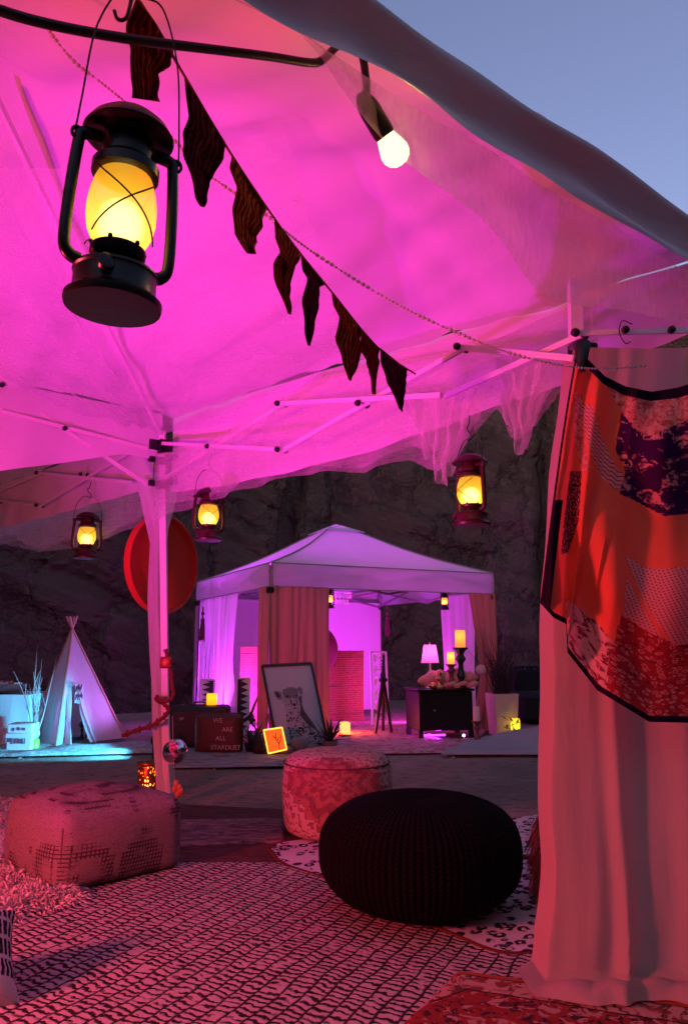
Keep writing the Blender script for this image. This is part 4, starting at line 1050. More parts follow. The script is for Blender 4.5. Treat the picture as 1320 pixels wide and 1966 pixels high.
# ================================================================== ROUND THE LEFT POST
M['red_lac'] = pbr('red_lacquer', (.66, .055, .028), .42, .12, 4, .08, 30)
dc = at(310, 1083, 5.35); dyaw = R(62)
t = thing('round_tray', 'round red lacquered tray with raised rim hanging behind the left post', 'tray', (dc.x, dc.y, 0))
dn = Vector((math.sin(dyaw) * .95, -math.cos(dyaw), 0)).normalized(); Mx = dn.to_track_quat('Z', 'Y').to_matrix()
b = MB(); b.lathe([(.001, 0), (.305, 0), (.320, .004), (.327, .035), (.340, .040), (.347, .036), (.345, -.012), (.315, -.018), (.001, -.018)], dc, 56, M=Mx); b.build('dish', M['red_lac'], t)
b = MB(); b.box(dc + dn * .006, (.075, .012, .585), math.atan2(dn.x, -dn.y), bev=.004); b.build('cross_bar', pbr('dark_red_lacquer', (.30, .018, .014), .45), t)
b = MB(); b.box(dc + dn * .018 + Vector((.012, 0, .02)), (.03, .02, .07), math.atan2(dn.x, -dn.y), bev=.004); b.build('handle', M['black_plastic'], t)
b = MB(); b.tube([dc + Vector((0, 0, .32)), Vector((A2.x - .02, A2.y + .05, 2.1))], .003, 5); b.build('cord', M['wire'], t)
# driftwood and bead garland
M['drift'] = pbr('driftwood_red_brown', (.16, .035, .02), .7, .5, 30, .5, 60)
t = thing('wood_garland', 'dark red driftwood and bead garland tied round the post and slung left', 'garland', at(320, 1330, 4.95))
gpx = [(318, 1248), (323, 1265), (328, 1290), (331, 1318), (333, 1335), (322, 1345), (306, 1344), (300, 1340), (314, 1352), (325, 1362), (315, 1376), (300, 1388), (285, 1396), (262, 1402), (236, 1412)]
gy = [5.02, 5.0, 4.98, 4.98, 4.98, 4.97, 4.98, 5.05, 5.1, 5.05, 5.0, 5.0, 5.05, 5.12, 5.2]
GP = crv([at(x, y, Y) for (x, y), Y in zip(gpx, gy)], 90)
b = MB(); b.tube(GP, [.011 + .007 * abs(nz(k * .37, 2)) + .006 * (k % 7 == 0) for k in range(len(GP))], 7); b.build('rope', M['drift'], t)
for k in range(4, 90, 6):
    p = GP[k]; b = MB(); d = Vector((nz(k, 1) * 1.5, nz(k, 2), nz(k, 3) + .2)).normalized()
    b.tube([p - d * .022, p, p + d * .025], [.006, .013, .006], 7); b.build('wood_chip', M['drift'], t)
b = MB(); c_ = at(318, 1272, 4.95); b.box(c_, (.072, .03, .072), .2, bev=.008); b.build('wooden_tile', pbr('red_wood_tile', (.30, .06, .025), .6, .3, 20), t)
b = MB(); b.sphere(c_ + Vector((.005, -.018, 0)), .024, 12, 8, sc=(1, .5, 1)); b.build('shell', pbr('orange_shell', (.70, .14, .05), .4), t)
# mirror ball and pendants on threads
m, tt, o_ = nt_new('mirror_chrome'); princ(tt, o_, mix(tt, nois(tt, co(tt), 6), (.80, .76, .76), (.92, .88, .88)), .06, 1.0); M['chrome'] = m
p = at(336, 1443, 5.02)
t = thing('mirror_ball', 'shiny silver ball hanging beside the left post', 'ornament', p)
b = MB(); b.sphere(p, .078, 28, 18); b.build('ball', M['chrome'], t)
b = MB(); b.tube([p + Vector((0, 0, .07)), p + Vector((0, 0, .10)), at(327, 1365, 5.0)], .0018, 5); b.build('thread', M['wire'], t)
p = at(334, 1440, 4.9)
t = thing('flower_pendant', 'thread of pink flowers hanging in front of the silver ball', 'ornament', p)
M['pink_petal'] = pbr('pink_petals', (.80, .20, .42), .7, .3, 40)
b = MB(); b.tube([at(331, 1375, 4.9), at(333, 1440, 4.9), at(336, 1525, 4.9)], .0014, 5); b.build('thread', pbr('pale_thread', (.6, .5, .42), .7), t)
for k in range(11):
    b = MB(); q = at(327 + 14 * random.random(), 1426 + 26 * random.random(), 4.9 + .03 * random.random()); b.sphere(q, .011 + .006 * random.random(), 7, 5, sc=(1, .6, .8)); b.build('petal', M['pink_petal'], t)
M['amber'] = pbr('amber_shell', (.62, .20, .08), .45, .3, 30)
for k in range(6):
    q = at(338 + [0, 6, -3, 5, 9, 2][k], 1505 + [0, 8, 10, 18, 14, 22][k], 4.88); b = MB(); b.sphere(q, .020, 8, 6, sc=(.8, .5, 1.2)); b.build('shell', M['amber'], t)
# pierced brass lantern
bl = gp(283, 1534); M['brass'] = pbr('pierced_brass', (.42, .16, .045), .35, .3, 12, .2, 60, metal=.7)
t = thing('pierced_lantern', 'glowing pierced brass candle lantern behind the square pouf', 'lantern', bl)
hb = at(283, 1462, bl.y).z
m, tt, o_ = nt_new('pierced_brass_shell'); uv = co(tt, 'UV'); v = mapv(tt, uv, (26, 14, 1))
hole = mth(tt, 'LESS_THAN', voro(tt, v, 1.0, 'F1', .55), .30)
sv = sep(tt, uv); hole = mth(tt, 'MULTIPLY', hole, mth(tt, 'MULTIPLY', mth(tt, 'GREATER_THAN', sv[1], .12), mth(tt, 'LESS_THAN', sv[1], .84)))
pm_ = princ(tt, None, (.36, .13, .04), .35, .6); tp = tt.nodes.new('ShaderNodeBsdfTransparent')
tt.links.new(mixsh(tt, hole, pm_, tp.outputs[0]), o_.inputs[0])
b = MB(); b.lathe([(.066, 0), (.070, .01), (.072, hb * .5), (.070, hb * .88), (.066, hb * .92)], bl, 36); b.f = b.f[:-1]; b.mi = b.mi[:-1]; b.build('shell', m, t)
b = MB(); b.lathe([(.076, hb * .9), (.080, hb * .94), (.078, hb * .985), (.055, hb), (.001, hb)], bl, 30); b.build('lid', M['brass'], t)
b = MB(); b.tube(crv([bl + Vector((.06, 0, hb * .93)), bl + Vector((.12, 0, hb * .93)), bl + Vector((.18, .02, hb * .90))], 10), .010, 7); b.build('handle', M['brass'], t)
b = MB(); b.lathe([(.034, .01), (.035, .02), (.035, hb * .55), (.030, hb * .57), (.001, hb * .56)], bl, 18); b.build('candle', glowglass('pierced_candle_wax', (1, .35, .05), (1, .55, .2), 2.6), t)
lamp('flame', 'POINT', bl + Vector((0, 0, hb * .68)), (1, .42, .08), 1.0, t, .012)

# ================================================================== FAR GAZEBO
N_ = gp(515, 1428); ph = R(26)
GR = Vector((math.cos(ph), math.sin(ph), 0)); GL = Vector((-math.sin(ph), math.cos(ph), 0))
GS = 2.98
RR, LL = N_ + GR * GS, N_ + GL * GS; KK = RR + GL * GS
zt = at(527, 1080, N_.y).z; zb = at(527, 1126, N_.y).z
gz = thing('gazebo', 'white pop-up gazebo glowing purple in front of the dark rock', 'gazebo', ((N_ + KK) / 2))
M['gaz_cloth'] = cloth('gazebo_polyester', (.66, .66, .69), .36, .05, 2, .25, 4, .03, (1, 1, 1), 300)
M['gaz_val'] = cloth('gazebo_valance', (.66, .66, .69), .58, .05, 2, .25, 6, .02, (1, 1, .5), 300)
M['gaz_trim'] = pbr('gazebo_piping', (.30, .29, .27), .7)
M['gaz_frame'] = pbr('gazebo_grey_frame', (.16, .15, .15), .45, .1, 6, .05, 60)
pkc = (N_ + KK) / 2; pkz = at(648, 1010, pkc.y).z
def slope(a, c):
    def fn(u, v):
        p = a.lerp(c, u); q = p.lerp(pkc, v * .90)
        s = -.055 * math.sin(math.pi * v) + .02 * math.sin(math.pi * u) * (1 - v) * -1
        return Vector((q.x, q.y, zt + (pkz - zt) * v * .93 + s + .006 * nz(q.x * 5, q.y * 5)))
    return fn
cs = [N_, RR, KK, LL]
for i in range(4):
    a, c = cs[i], cs[(i + 1) % 4]
    b = MB(); b.grid(slope(a, c), 26, 20); b.build('roof_panel', M['gaz_cloth'], gz)
    dn_ = (c - a).normalized(); nn_ = Vector((dn_.y, -dn_.x, 0))
    def vfn(u, v, a=a, c=c, nn_=nn_):
        p = a.lerp(c, u); return Vector((p.x, p.y, zt - (zt - zb) * v)) + nn_ * (.012 + .012 * nz(u * 11, v * 2, a.x) + .01 * math.sin(v * 3))
    b = MB(); b.grid(vfn, 50, 8); b.build('valance', M['gaz_val'], gz)
    b = MB(); b.tube([slope(a, c)(0, v / 10) + Vector((0, 0, .006)) for v in range(11)], .010, 6); b.build('hip_piping', M['gaz_trim'], gz)
    b = MB(); b.tube([vfn(u / 20, 1) for u in range(21)], .006, 5); b.tube([vfn(u / 20, 0) for u in range(21)], .007, 5); b.build('hem', M['gaz_trim'], gz)
    b = MB(); b.tube([a + nn_ * .015 + Vector((0, 0, zt)), a + nn_ * .015 + Vector((0, 0, zb))], .007, 5); b.build('corner_piping', M['gaz_trim'], gz)
    b = MB(); b.bar((a.x, a.y, 0) if i != 0 else (a.x + .03, a.y + .05, 0), (a.x, a.y, zt - .03), .04, .04, Vector((0, 1, 0))); b.build('leg', M['gaz_frame'], gz, False)
    inn = -nn_ * .05; z1, z2 = zt - .05, zt - .30
    pts = [(0, z1), (.25, (z1 + z2) / 2), (.5, z1), (.5, z2), (1, z1), (1, z2), (0, z2)]
    for (u0, h0, u1, h1) in ((0.01, z1, .5, z2), (.01, z2, .5, z1 + .05), (.5, z2, .99, z1), (.5, z1 + .05, .99, z2)):
        p, q = a.lerp(c, u0) + inn, a.lerp(c, u1) + inn; b = MB(); b.bar((p.x, p.y, h0), (q.x, q.y, h1), .016, .026); b.build('truss_bar', M['gaz_frame'], gz, False)
    b = MB(); b.box(Vector((a.x, a.y, z2)) + (pkc - a).normalized() * .02, (.09, .09, .07), .6, bev=.01); b.build('slider', M['black_plastic'], gz)
    m1 = a.lerp(pkc, .5); b = MB(); b.bar((a.x, a.y, z1), (m1.x, m1.y, lerp(z1, pkz, .42)), .016, .026); b.bar((m1.x, m1.y, lerp(z1, pkz, .42)), (pkc.x, pkc.y, pkz - .12), .016, .026); b.build('rafter', M['gaz_frame'], gz, False)
# vented cap over the peak
b = MB()
for i in range(4):
    a, c = cs[i], cs[(i + 1) % 4]
    def cfn(u, v, a=a, c=c):
        p = a.lerp(c, u); k = .80 + .2 * v; q = p.lerp(pkc, k); return Vector((q.x, q.y, zt + (pkz - zt) * (.835 + .185 * v) + .015 - .012 * math.sin(u * math.pi)))
    b.grid(cfn, 10, 6)
b.build('vent_cap', M['gaz_cloth'], gz)

M['gaz_wall'] = cloth('gazebo_white_sheet', (.70, .69, .70), .35, .05, 2, .3, 4, .03, (2, 2, .5))
M['peach'] = cloth('peach_curtain', (.56, .26, .17), .34, .10, 3, .3, 8, .02, (4, 4, .4))
M['white_sheer'] = sheer('gazebo_white_voile', (.80, .78, .82), .72, .5, (5, 5, .5))
def hangc(name, label, a, c, z1, z0, mat, folds=10, wob=.04, gather=0.0, gu=.5, ph=0.0, flare=0.0, cat='curtain'):
    a, c = Vector(a), Vector(c); d = (c - a); L = d.length; d.normalize(); n = Vector((d.y, -d.x, 0))
    def fn(u, v):
        uu = u
        if gather: k = gather * max(0, 1 - abs(v - .62) / .62); uu = lerp(u, gu, k)
        uu = lerp(uu, gu + (uu - gu) * (1 + flare), v ** 2)
        p = a + d * uu * L; z = lerp(z1, z0, v)
        w = wob * (math.sin(u * folds * math.pi + ph + 3.0 * nz(u * 3.5, v * .8, ph)) * .45 * (.6 + nz(u * 5, ph)) + 1.1 * nz(u * folds * 1.1, v * 1.3, ph + 1)) * (.4 + .6 * v)
        return Vector((p.x, p.y, max(z, .015))) + n * w
    b = MB(); b.grid(fn, 60, 40); o = b.build(name, mat); tag(o, label, cat); return o
ztp = zb + .03
hangc('gazebo_backdrop', 'white sheet wall across the back of the gazebo, lit purple', LL + GR * .03 - GL * .05, KK - GR * .02 - GL * .05, ztp, .05, M['gaz_wall'], 7, .02, cat='backdrop')
hangc('sheer_curtain', 'purple lit sheer curtain at the gazebo back left corner', LL - GL * .1 + GR * .02, LL - GL * 1.45, ztp, .02, M['white_sheer'], 13, .05, .06, .35, 1.0)
hangc('sheer_curtain', 'narrow sheer curtain gathered on the open left side of the gazebo', LL - GL * 1.35, LL - GL * 1.85, ztp, .3, M['white_sheer'], 7, .05, .3, .0, 2.0)
hangc('peach_curtain', 'peach curtain hanging on the front corner behind the cheetah print', N_ + GR * .0 - GL * .02, N_ + GR * .70 - GL * .02, zb + .01, .04, M['peach'], 11, .05, .0, .0, .5)
hangc('peach_curtain', 'narrow peach curtain side turned round the gazebo front corner', N_ + GL * .30 - GR * .02, N_ - GR * .01 - GL * .01, zb + .01, .04, M['peach'], 4, .03, .0, .5, 1.5)
hangc('peach_curtain', 'peach curtain sweeping down at the right gazebo corner', RR - GR * .40 - GL * .03, RR + GR * .02 - GL * .03, zb + .01, .03, M['peach'], 8, .05, .38, 1.0, 2.5, .15)
hangc('sheer_curtain', 'white curtain on the right rear side behind the pink table lamp', RR + GL * .35 - GR * .04, RR + GL * 1.15 - GR * .04, ztp, .03, M['gaz_wall'], 7, .05, .15, .3, 3.0)
# lamps inside the gazebo
PUR = (.62, .03, 1.0)
led_can((-1.15, 9.75, .16), (-1.5, 11.6, 1.4), PUR, 96, 'purple flood light behind the suitcases lighting the gazebo wall', r=.05)
led_can((1.15, 10.55, .14), (-.2, 11.5, 1.5), (1, .05, .85), 30, 'pink flood light low behind the tripod in the gazebo', r=.045)
GRP = 'hurricane lanterns'
PG = (N_ - GL * .0, RR)
def gl(px, y0, y1, Y, label):
    lo, hi = at(px, y0, Y), at(px, y1, Y); lantern(lo, (hi.z - lo.z) / .36, R(40), (0, 0), 'lan_black', label, .16, 'globe_small', None, .6)
gl(632, 1168, 1130, 9.1, 'little black lantern hanging at the gazebo front beside the peach curtain')
gl(853, 1171, 1136, 9.75, 'little black lantern hanging at the gazebo right front corner')
# capiz hanging at the gazebo back
M['capiz'] = pbr('capiz_shell_white', (.78, .75, .76), .3, .08)
cp_ = at(652, 1138, 10.6)
t = thing('shell_chandelier', 'small white ring chandelier hanging inside the gazebo', 'chandelier', cp_)
for k in range(16):
    a = k * math.pi / 8
    for j in range(2):
        b = MB(); q = cp_ + Vector((.16 * math.cos(a) * (1 - .25 * j), .16 * math.sin(a) * (1 - .25 * j), -.05 - .075 * j)); b.lathe([(.001, -.003), (.03, -.003), (.03, .003), (.001, .003)], q, 10, M=Matrix.Rotation(a, 3, 'Z') @ Matrix.Rotation(math.pi / 2, 3, 'Y')); b.build('shell_disc', M['capiz'], t)
b = MB(); b.tube([cp_ + Vector((.16 * math.cos(k * math.pi / 10), .16 * math.sin(k * math.pi / 10), 0)) for k in range(22)], .008, 6); b.tube([cp_, cp_ + Vector((0, 0, .3))], .003, 5); b.build('ring', M['capiz'], t)
# tassels on the gazebo posts
M['tassel'] = pbr('maroon_tassel_yarn', (.10, .02, .03), .9, .4, 30)
for (x, y, Y, lab) in [(389, 1195, LL.y - .35, 'maroon tassel string on the gazebo left post'), (743, 1190, KK.y - .1, 'dark tassel string on the gazebo rear post')]:
    q = at(x, y, Y); t = thing('tassel', lab, 'tassel', q)
    b = MB(); b.tube([q + Vector((0, 0, .22)), q + Vector((0, 0, .03))], .012, 7); b.sphere(q + Vector((0, 0, .12)), .026, 8, 6); b.sphere(q + Vector((0, 0, .03)), .03, 8, 6); b.build('bead_stem', M['tassel'], t)
    b = MB()
    for k in range(24):
        a = k * math.pi / 12; b.tube([q + Vector((.02 * math.cos(a), .02 * math.sin(a), .02)), q + Vector((.034 * math.cos(a), .034 * math.sin(a), -.1)), q + Vector((.036 * math.cos(a), .036 * math.sin(a), -.22 - .02 * (k % 3)))], .005, 4)
    b.build('fringe', M['tassel'], t)

# reed screens
def reedmat(t):
    v = co(t); s = sep(t, v); a = mapv(t, v, (60, 60, 2.2)); c = mix(t, nois(t, a, 1.2, 4, .7), (.20, .075, .035), (.40, .19, .09))
    w = mth(t, 'FRACT', mth(t, 'ADD', mth(t, 'MULTIPLY', s[2], 34), mth(t, 'MULTIPLY', nois(t, v, 30, 2), 1.6))); c = mix(t, mth(t, 'LESS_THAN', w, .22), c, (.12, .04, .025))
    return c, None
M['reed'] = rugmat('split_reed', reedmat, 90, .006)
def reed(label, x0, x1, ytop, Y, Yr):
    p0, p1 = at(x0, ytop, Y), at(x1, ytop, Yr); h = p0.z; t = thing('reed_screen', label, 'reed screen', ((p0.x + p1.x) / 2, (Y + Yr) / 2, 0))
    n = 46; b0 = None
    d = Vector((p1.x - p0.x, p1.y - p0.y, 0)); nn = Vector((d.y, -d.x, 0)).normalized()
    for k in range(n):
        u = (k + .5) / n; q = Vector((p0.x, p0.y, 0)) + d * u; w = d.length / n
        b = MB(); zt_ = h - .012 + .015 * nz(k * 1.7, x0); bow = nn * (.012 * math.sin(u * 9))
        b.tube([q + bow + Vector((0, 0, .01)), q + bow * .4 + Vector((.003 * nz(k, 1), 0, h * .5)), q + bow + Vector((0, 0, zt_))], w * .52, 5); b.build('reed', M['reed'], t)
    for zf in (.12, .5, .9):
        b = MB(); b.tube([Vector((p0.x, p0.y, h * zf)) + d * (k / 12) + nn * (.012 * math.sin(k / 12 * 9) + d.length / n * .5) for k in range(13)], .004, 5); b.build('binding', M['seam'], t)
reed('tall reed screen glowing red at the middle of the gazebo back wall', 630, 697, 1248, 10.6, 10.9)
reed('reed screen at the left rear of the gazebo behind the carved panel', 462, 512, 1240, 10.4, 10.7)
# fretwork panels
M['fret'] = pbr('white_fretwork', (.74, .72, .72), .5, .06)
def scroll_panel(label, x0, x1, y0, y1, Y, tilt):
    p00, p10, p01 = at(x0 + tilt, y1, Y), at(x1 + tilt, y1, Y + .1), at(x0, y0, Y + .18); p00.z = .02; p10.z = .02
    ux = (p10 - p00); uy = (p01 - p00); W, Hh = ux.length, uy.length; ux.normalize(); uy.normalize(); nn = ux.cross(uy).normalized()
    t = thing('fretwork_panel', label, 'panel', (p00.x, p00.y, 0)); X = lambda a, c: p00 + ux * a + uy * c
    for (a0, c0, a1, c1) in ((0, 0, 0, Hh), (W, 0, W, Hh), (0, 0, W, 0), (0, Hh, W, Hh)):
        b = MB(); b.bar(X(a0, c0), X(a1, c1), .024, .024, nn); b.build('rail', M['fret'], t, False)
    n = 6
    for k in range(n):
        cy_ = Hh * (k + .5) / n; sg = 1 if k % 2 else -1; hh = Hh / n
        for s2 in (1, -1):
            pts = []
            for j in range(26):
                f = j / 25; a = f * 3.6 * math.pi; r = hh * .30 * (1 - .72 * f); pts.append(X(W / 2 + s2 * (W * .20 + r * math.cos(a) * .55), cy_ + sg * s2 * hh * .12 + r * math.sin(a) * sg))
            b = MB(); b.tube(pts, .0085, 5); b.build('scroll', M['fret'], t)
        b = MB(); b.tube([X(W / 2 + .3 * W * math.sin(j / 10 * 2 * math.pi) * sg, cy_ - hh / 2 + hh * j / 10) for j in range(11)], .008, 5); b.build('scroll', M['fret'], t)
scroll_panel('white scroll fretwork panel leaning behind the dark tripod', 711, 741, 1252, 1404, 10.2, 4)
def zig_panel(label, x0, x1, y0, y1, Y, left=True):
    p0, p1 = at(x0, y1, Y), at(x1, y0, Y); p0.z = max(.02, p0.z); W, Hh = p1.x - p0.x, p1.z - p0.z; n = 9
    t = thing('fretwork_panel', label, 'panel', (p0.x, Y, 0)); X = lambda a, c: Vector((p0.x + a, Y, p0.z + c))
    for (a0, c0, a1, c1) in ((0, 0, 0, Hh), (W, 0, W, Hh), (0, 0, W, 0), (0, Hh, W, Hh)):
        b = MB(); b.bar(X(a0, c0), X(a1, c1), .022, .022, Vector((0, 1, 0))); b.build('rail', M['fret'], t, False)
    for k in range(n):
        c = Hh * (k + .5) / n; hh = Hh / n * .5
        tri = [(.01, -hh), (W * .66, 0), (.01, hh)] if left else [(W - .01, -hh), (W - .01, hh), (W * .34, 0)]
        b = MB(); b.prism(tri, X(0, c) + Vector((0, .004, 0)), (1, 0, 0), (0, 0, 1), -.010); b.build('tooth', M['fret'], t, False)
    b = MB(); b.box(X(W / 2, Hh / 2) + Vector((0, .03, 0)), (W, .01, Hh)); b.build('backing', pbr('plum_backing', (.05, .02, .05), .8), t, False)
zig_panel('narrow zigzag panel at the far left post of the gazebo', 383, 412, 1305, 1392, 9.7, True)
zig_panel('zigzag panel standing behind the brown suitcase', 452, 479, 1302, 1412, 9.3, False)
# round red disc standing behind the peach curtain
q = at(600, 1248, 10.45); b = MB(); b.lathe([(.001, .012), (.33, .012), (.345, 0), (.33, -.012), (.001, -.012)], q, 48, M=Matrix.Rotation(R(12), 3, 'Z') @ Matrix.Rotation(math.pi / 2, 3, 'X'))
t = thing('round_board', 'dark pink round board half hidden by the peach curtain', 'board', (q.x, q.y, 0)); b.build('board', pbr('maroon_board', (.12, .02, .035), .6), t)
b = MB(); b.bar((q.x, q.y + .03, .0), (q.x, q.y + .02, q.z), .05, .03, Vector((0, 1, 0))); b.build('stand', M['wire'], t, False)
# tripod telescope
M['darkwood'] = pbr('dark_stained_wood', (.028, .014, .012), .5, .4, 14, .2, 50)
f1, f2, f3 = gp(720, 1413), gp(752, 1411), gp(738, 1414); hd = at(735, 1302, (f1.y + f2.y) / 2)
f3 = Vector(f3) + Vector((0, .35, 0)); f3.z = 0
t = thing('wooden_tripod', 'dark wooden tripod with upright telescope tube in the gazebo', 'tripod', (hd.x, hd.y, 0))
for f in (f1, f2, f3):
    b = MB(); b.tube([f, f.lerp(hd, .5), hd], [.016, .022, .024], 7); b.build('leg', M['darkwood'], t)
b = MB(); b.tube([hd + Vector((0, 0, -.05)), hd + Vector((0, 0, .05)), hd + Vector((.004, 0, .06)), hd + Vector((.01, .01, .27))], [.035, .032, .024, .014], 10); b.build('telescope', M['darkwood'], t)
b = MB(); b.box(hd + Vector((0, 0, -.02)), (.09, .07, .04), .2, bev=.008); b.build('head', M['darkwood'], t)

# ---- cabinet with everything on it
cb0 = gp(802, 1424); CW = at(919, 1324, cb0.y).x - cb0.x; ctz = at(802, 1324, cb0.y).z
M['cabinet'] = pbr('black_brown_veneer', (.010, .007, .007), .38, .3, 10, .08, 40)
crz = R(14); Rz = Matrix.Rotation(crz, 3, 'Z'); CO = Vector((cb0.x + .02, cb0.y + .06, 0))
def cl_(x, y, z): return CO + Rz @ Vector((x, y, z))
t = thing('cabinet', 'dark square bedside cabinet standing on a low base in the gazebo', 'cabinet', CO)
CWW = CW * .96; leg = .10
b = MB(); b.box(cl_(CWW / 2, .24, leg + (ctz - .03 - leg) / 2), (CWW - .02, .46, ctz - .03 - leg), crz, bev=.006); b.build('carcass', M['cabinet'], t)
b = MB(); b.box(cl_(CWW / 2, .24, ctz - .014), (CWW + .02, .50, .028), crz, bev=.006); b.build('top', M['cabinet'], t)
b = MB(); b.box(cl_(CWW / 2 + .02, .002, leg + (ctz - .03 - leg) / 2), (CWW - .14, .02, ctz - .12 - leg), crz, bev=.005); dr = b.build('door', M['cabinet'], t)
b = MB(); b.sphere(cl_(CWW * .27, -.02, ctz * .58), .014, 10, 7); b.build('knob', pbr('pewter_knob', (.30, .28, .28), .35, metal=.8), dr)
for (x, y) in ((.03, .03), (CWW - .03, .03), (.03, .44), (CWW - .03, .44)):
    b = MB(); b.box(cl_(x, y, leg / 2), (.05, .05, leg), crz, bev=.004); b.build('leg', M['cabinet'], t)
# led bar under it
p0, p1 = cl_(.10, .20, .03), cl_(CWW * .6, .20, .03)
t = thing('led_bar', 'purple led bar glowing on the floor under the cabinet', 'led bar', p0)
b = MB(); b.bar(p0, p1, .05, .03); b.build('housing', M['led_body'], t, False)
b = MB(); b.bar(p0 + Vector((.01, -.028, .006)), p1 + Vector((-.01, -.028, .006)), .006, .022); b.build('lens', emit('violet_led', (.60, .04, 1.0), 2.2), t, False)
lamp('led_lamp', 'AREA', (p0 + p1) / 2 + Vector((0, -.05, .04)), (.75, .03, 1), 5, t, .25, (p0 + p1) / 2 + Vector((-.8, -.5, .25)))
q = cl_(CWW * .78, -.02, .06); t = thing('led_puck', 'tiny violet led spot shining under the cabinet right side', 'led spot', (q.x, q.y, 0))
b = MB(); b.lathe([(.03, 0), (.03, .04), (.02, .05), (.001, .05)], (q.x, q.y, .012), 14); b.build('housing', M['led_body'], t)
b = MB(); b.sphere(q + Vector((0, -.028, -.01)), .014, 10, 8); b.build('lens', emit('violet_led_spot', (.75, .25, 1), 14), t)
# shaded lamp
lb = at(826, 1322, CO.y + .22); lb.z = ctz + .001; st_ = at(826, 1272, lb.y).z; sp_ = at(826, 1238, lb.y).z
t = thing('table_lamp', 'table lamp with glowing pink conical shade on the cabinet', 'table lamp', lb)
b = MB(); b.lathe([(.06, 0), (.062, .01), (.03, .02), (.014, .03), (.012, .06), (.022, .09), (.012, .12), (.009, st_ - ctz), (.009, sp_ - ctz - .02), (.001, sp_ - ctz - .02)], lb, 18); b.build('stem', M['fret'], t)
b = MB(); b.lathe([(.098, st_ - ctz), (.100, st_ - ctz + .004), (.070, sp_ - ctz), (.068, sp_ - ctz)], lb, 28); b.f = b.f[:-2]; b.mi = b.mi[:-2]
b.build('shade', glowglass('lamp_shade_pink', (1, .10, .70), (.85, .42, .66), .22, .8), t)
b = MB(); b.tube([lb + Vector((.1 * math.cos(k * math.pi / 14), .1 * math.sin(k * math.pi / 14), st_ - ctz - .003)) for k in range(30)], .005, 5); b.build('shade_rim', M['fret'], t)
b = MB(); b.lathe([(.004, 0), (.008, .01), (.004, .03), (.001, .035)], lb + Vector((0, 0, sp_ - ctz)), 8); b.build('finial', M['fret'], t)
lamp('bulb', 'POINT', lb + Vector((0, 0, (st_ + sp_) / 2 - ctz + .02)), (1, .25, .75), .75, t, .03)
# reclining statue
M['clay'] = pbr('pink_clay', (.62, .24, .20), .5, .15, 12, .2, 40)
q = at(862, 1322, CO.y + .26); q.z = ctz
b = MB(); V = []
def stat(u, v):
    a = 2 * math.pi * u; x = lerp(-.36, .34, v); k = math.sin(math.pi * v) ** .5
    r = k * (.085 + .05 * math.exp(-((v - .22) / .16) ** 2) + .045 * math.exp(-((v - .62) / .14) ** 2) + .012 * math.sin(v * 38))
    return q + Vector((x, r * .75 * math.cos(a), max(.0, .075 + .05 * v + r * math.sin(a))))
b.grid(stat, 28, 40); t = thing('reclining_statue', 'pink lit reclining figure sculpture lying on the cabinet', 'sculpture', q); b.build('body', M['clay'], t)
b = MB(); b.sphere(q + Vector((.36, -.02, .20)), .062, 16, 10); b.build('head', pbr('pale_clay', (.50, .34, .32), .6), t)
for k in range(9):
    b = MB(); b.sphere(q + Vector((-.05 + .05 * k * .8, -.12 - .02 * (k % 2), .03 + .015 * (k % 3))), .034, 10, 7, sc=(1.3, .8, .8)); b.build('fold', M['clay'], t)
q = at(843, 1320, CO.y + .08); q.z = ctz + .001
b = MB(); b.lathe([(.045, 0), (.05, .02), (.03, .05), (.026, .08), (.04, .11), (.022, .14), (.03, .17), (.02, .19), (.001, .2)], q, 14)
t = thing('brass_figure', 'small shiny copper seated figure in front of the pink sculpture', 'figurine', q); b.build('body', pbr('copper', (.75, .28, .12), .25, .2, 20, metal=.9), t)
b = MB(); b.sphere(q + Vector((-.06, 0, .035)), .05, 12, 8, sc=(1.3, .8, .7)); b.build('base', pbr('copper_base', (.75, .28, .12), .3, .2, 20, metal=.9), t)
# candlesticks
M['wax_on'] = glowglass('lit_candle_wax', (1, .38, .05), (1.0, .66, .32), .22, .7)
M['wax'] = pbr('candle_wax', (.70, .56, .46), .5, .06)
M['stick'] = pbr('turned_candlestick', (.16, .05, .045), .45, .3, 12)
def candlestick(label, x, y0, y1, y2, Y, wpx, lit, mat, base_z):
    q = at(x, y0, Y); q.z = base_z + .001; h1 = at(x, y1, Y).z - base_z; h2 = at(x, y2, Y).z - base_z; r = wpx / 1477 * Y / 2
    t = thing('candlestick', label, 'candlestick', q); k = h1
    b = MB(); b.lathe([(r * 1.5, 0), (r * 1.5, k * .05), (r * .8, k * .10), (r * .5, k * .2), (r * .9, k * .3), (r * .55, k * .42), (r * .5, k * .6), (r * 1.1, k * .72), (r * .6, k * .82), (r * 1.0, k * .92), (r * 1.5, k * .96), (r * 1.5, k * .995), (.001, k * .995)], q, 18); b.build('stick', mat, t)
    b = MB(); b.lathe([(r * .98, h1), (r, h1 + .01), (r, h2 - .012), (r * .9, h2), (r * .55, h2 - .01), (.001, h2 - .012)], q, 18); b.build('candle', M['wax_on'] if lit else M['wax'], t)
    if lit: lamp('flame', 'POINT', q + Vector((0, 0, h1 + (h2 - h1) * .62)), (1, .5, .12), .13, t, .012)
candlestick('tall black candlestick with lit pillar candle, the highest on the cabinet', 885, 1322, 1243, 1210, CO.y + .18, 19, True, M['black_plastic'], ctz)
candlestick('shorter brown candlestick with lit candle beside the lamp on the cabinet', 866, 1316, 1275, 1252, CO.y + .16, 14, True, M['stick'], ctz)
q = gp(916, 1432); candlestick('unlit white candle on a reddish stick at the cabinet right side', 916, 1430, 1384, 1357, q.y, 13, False, M['stick'], 0)
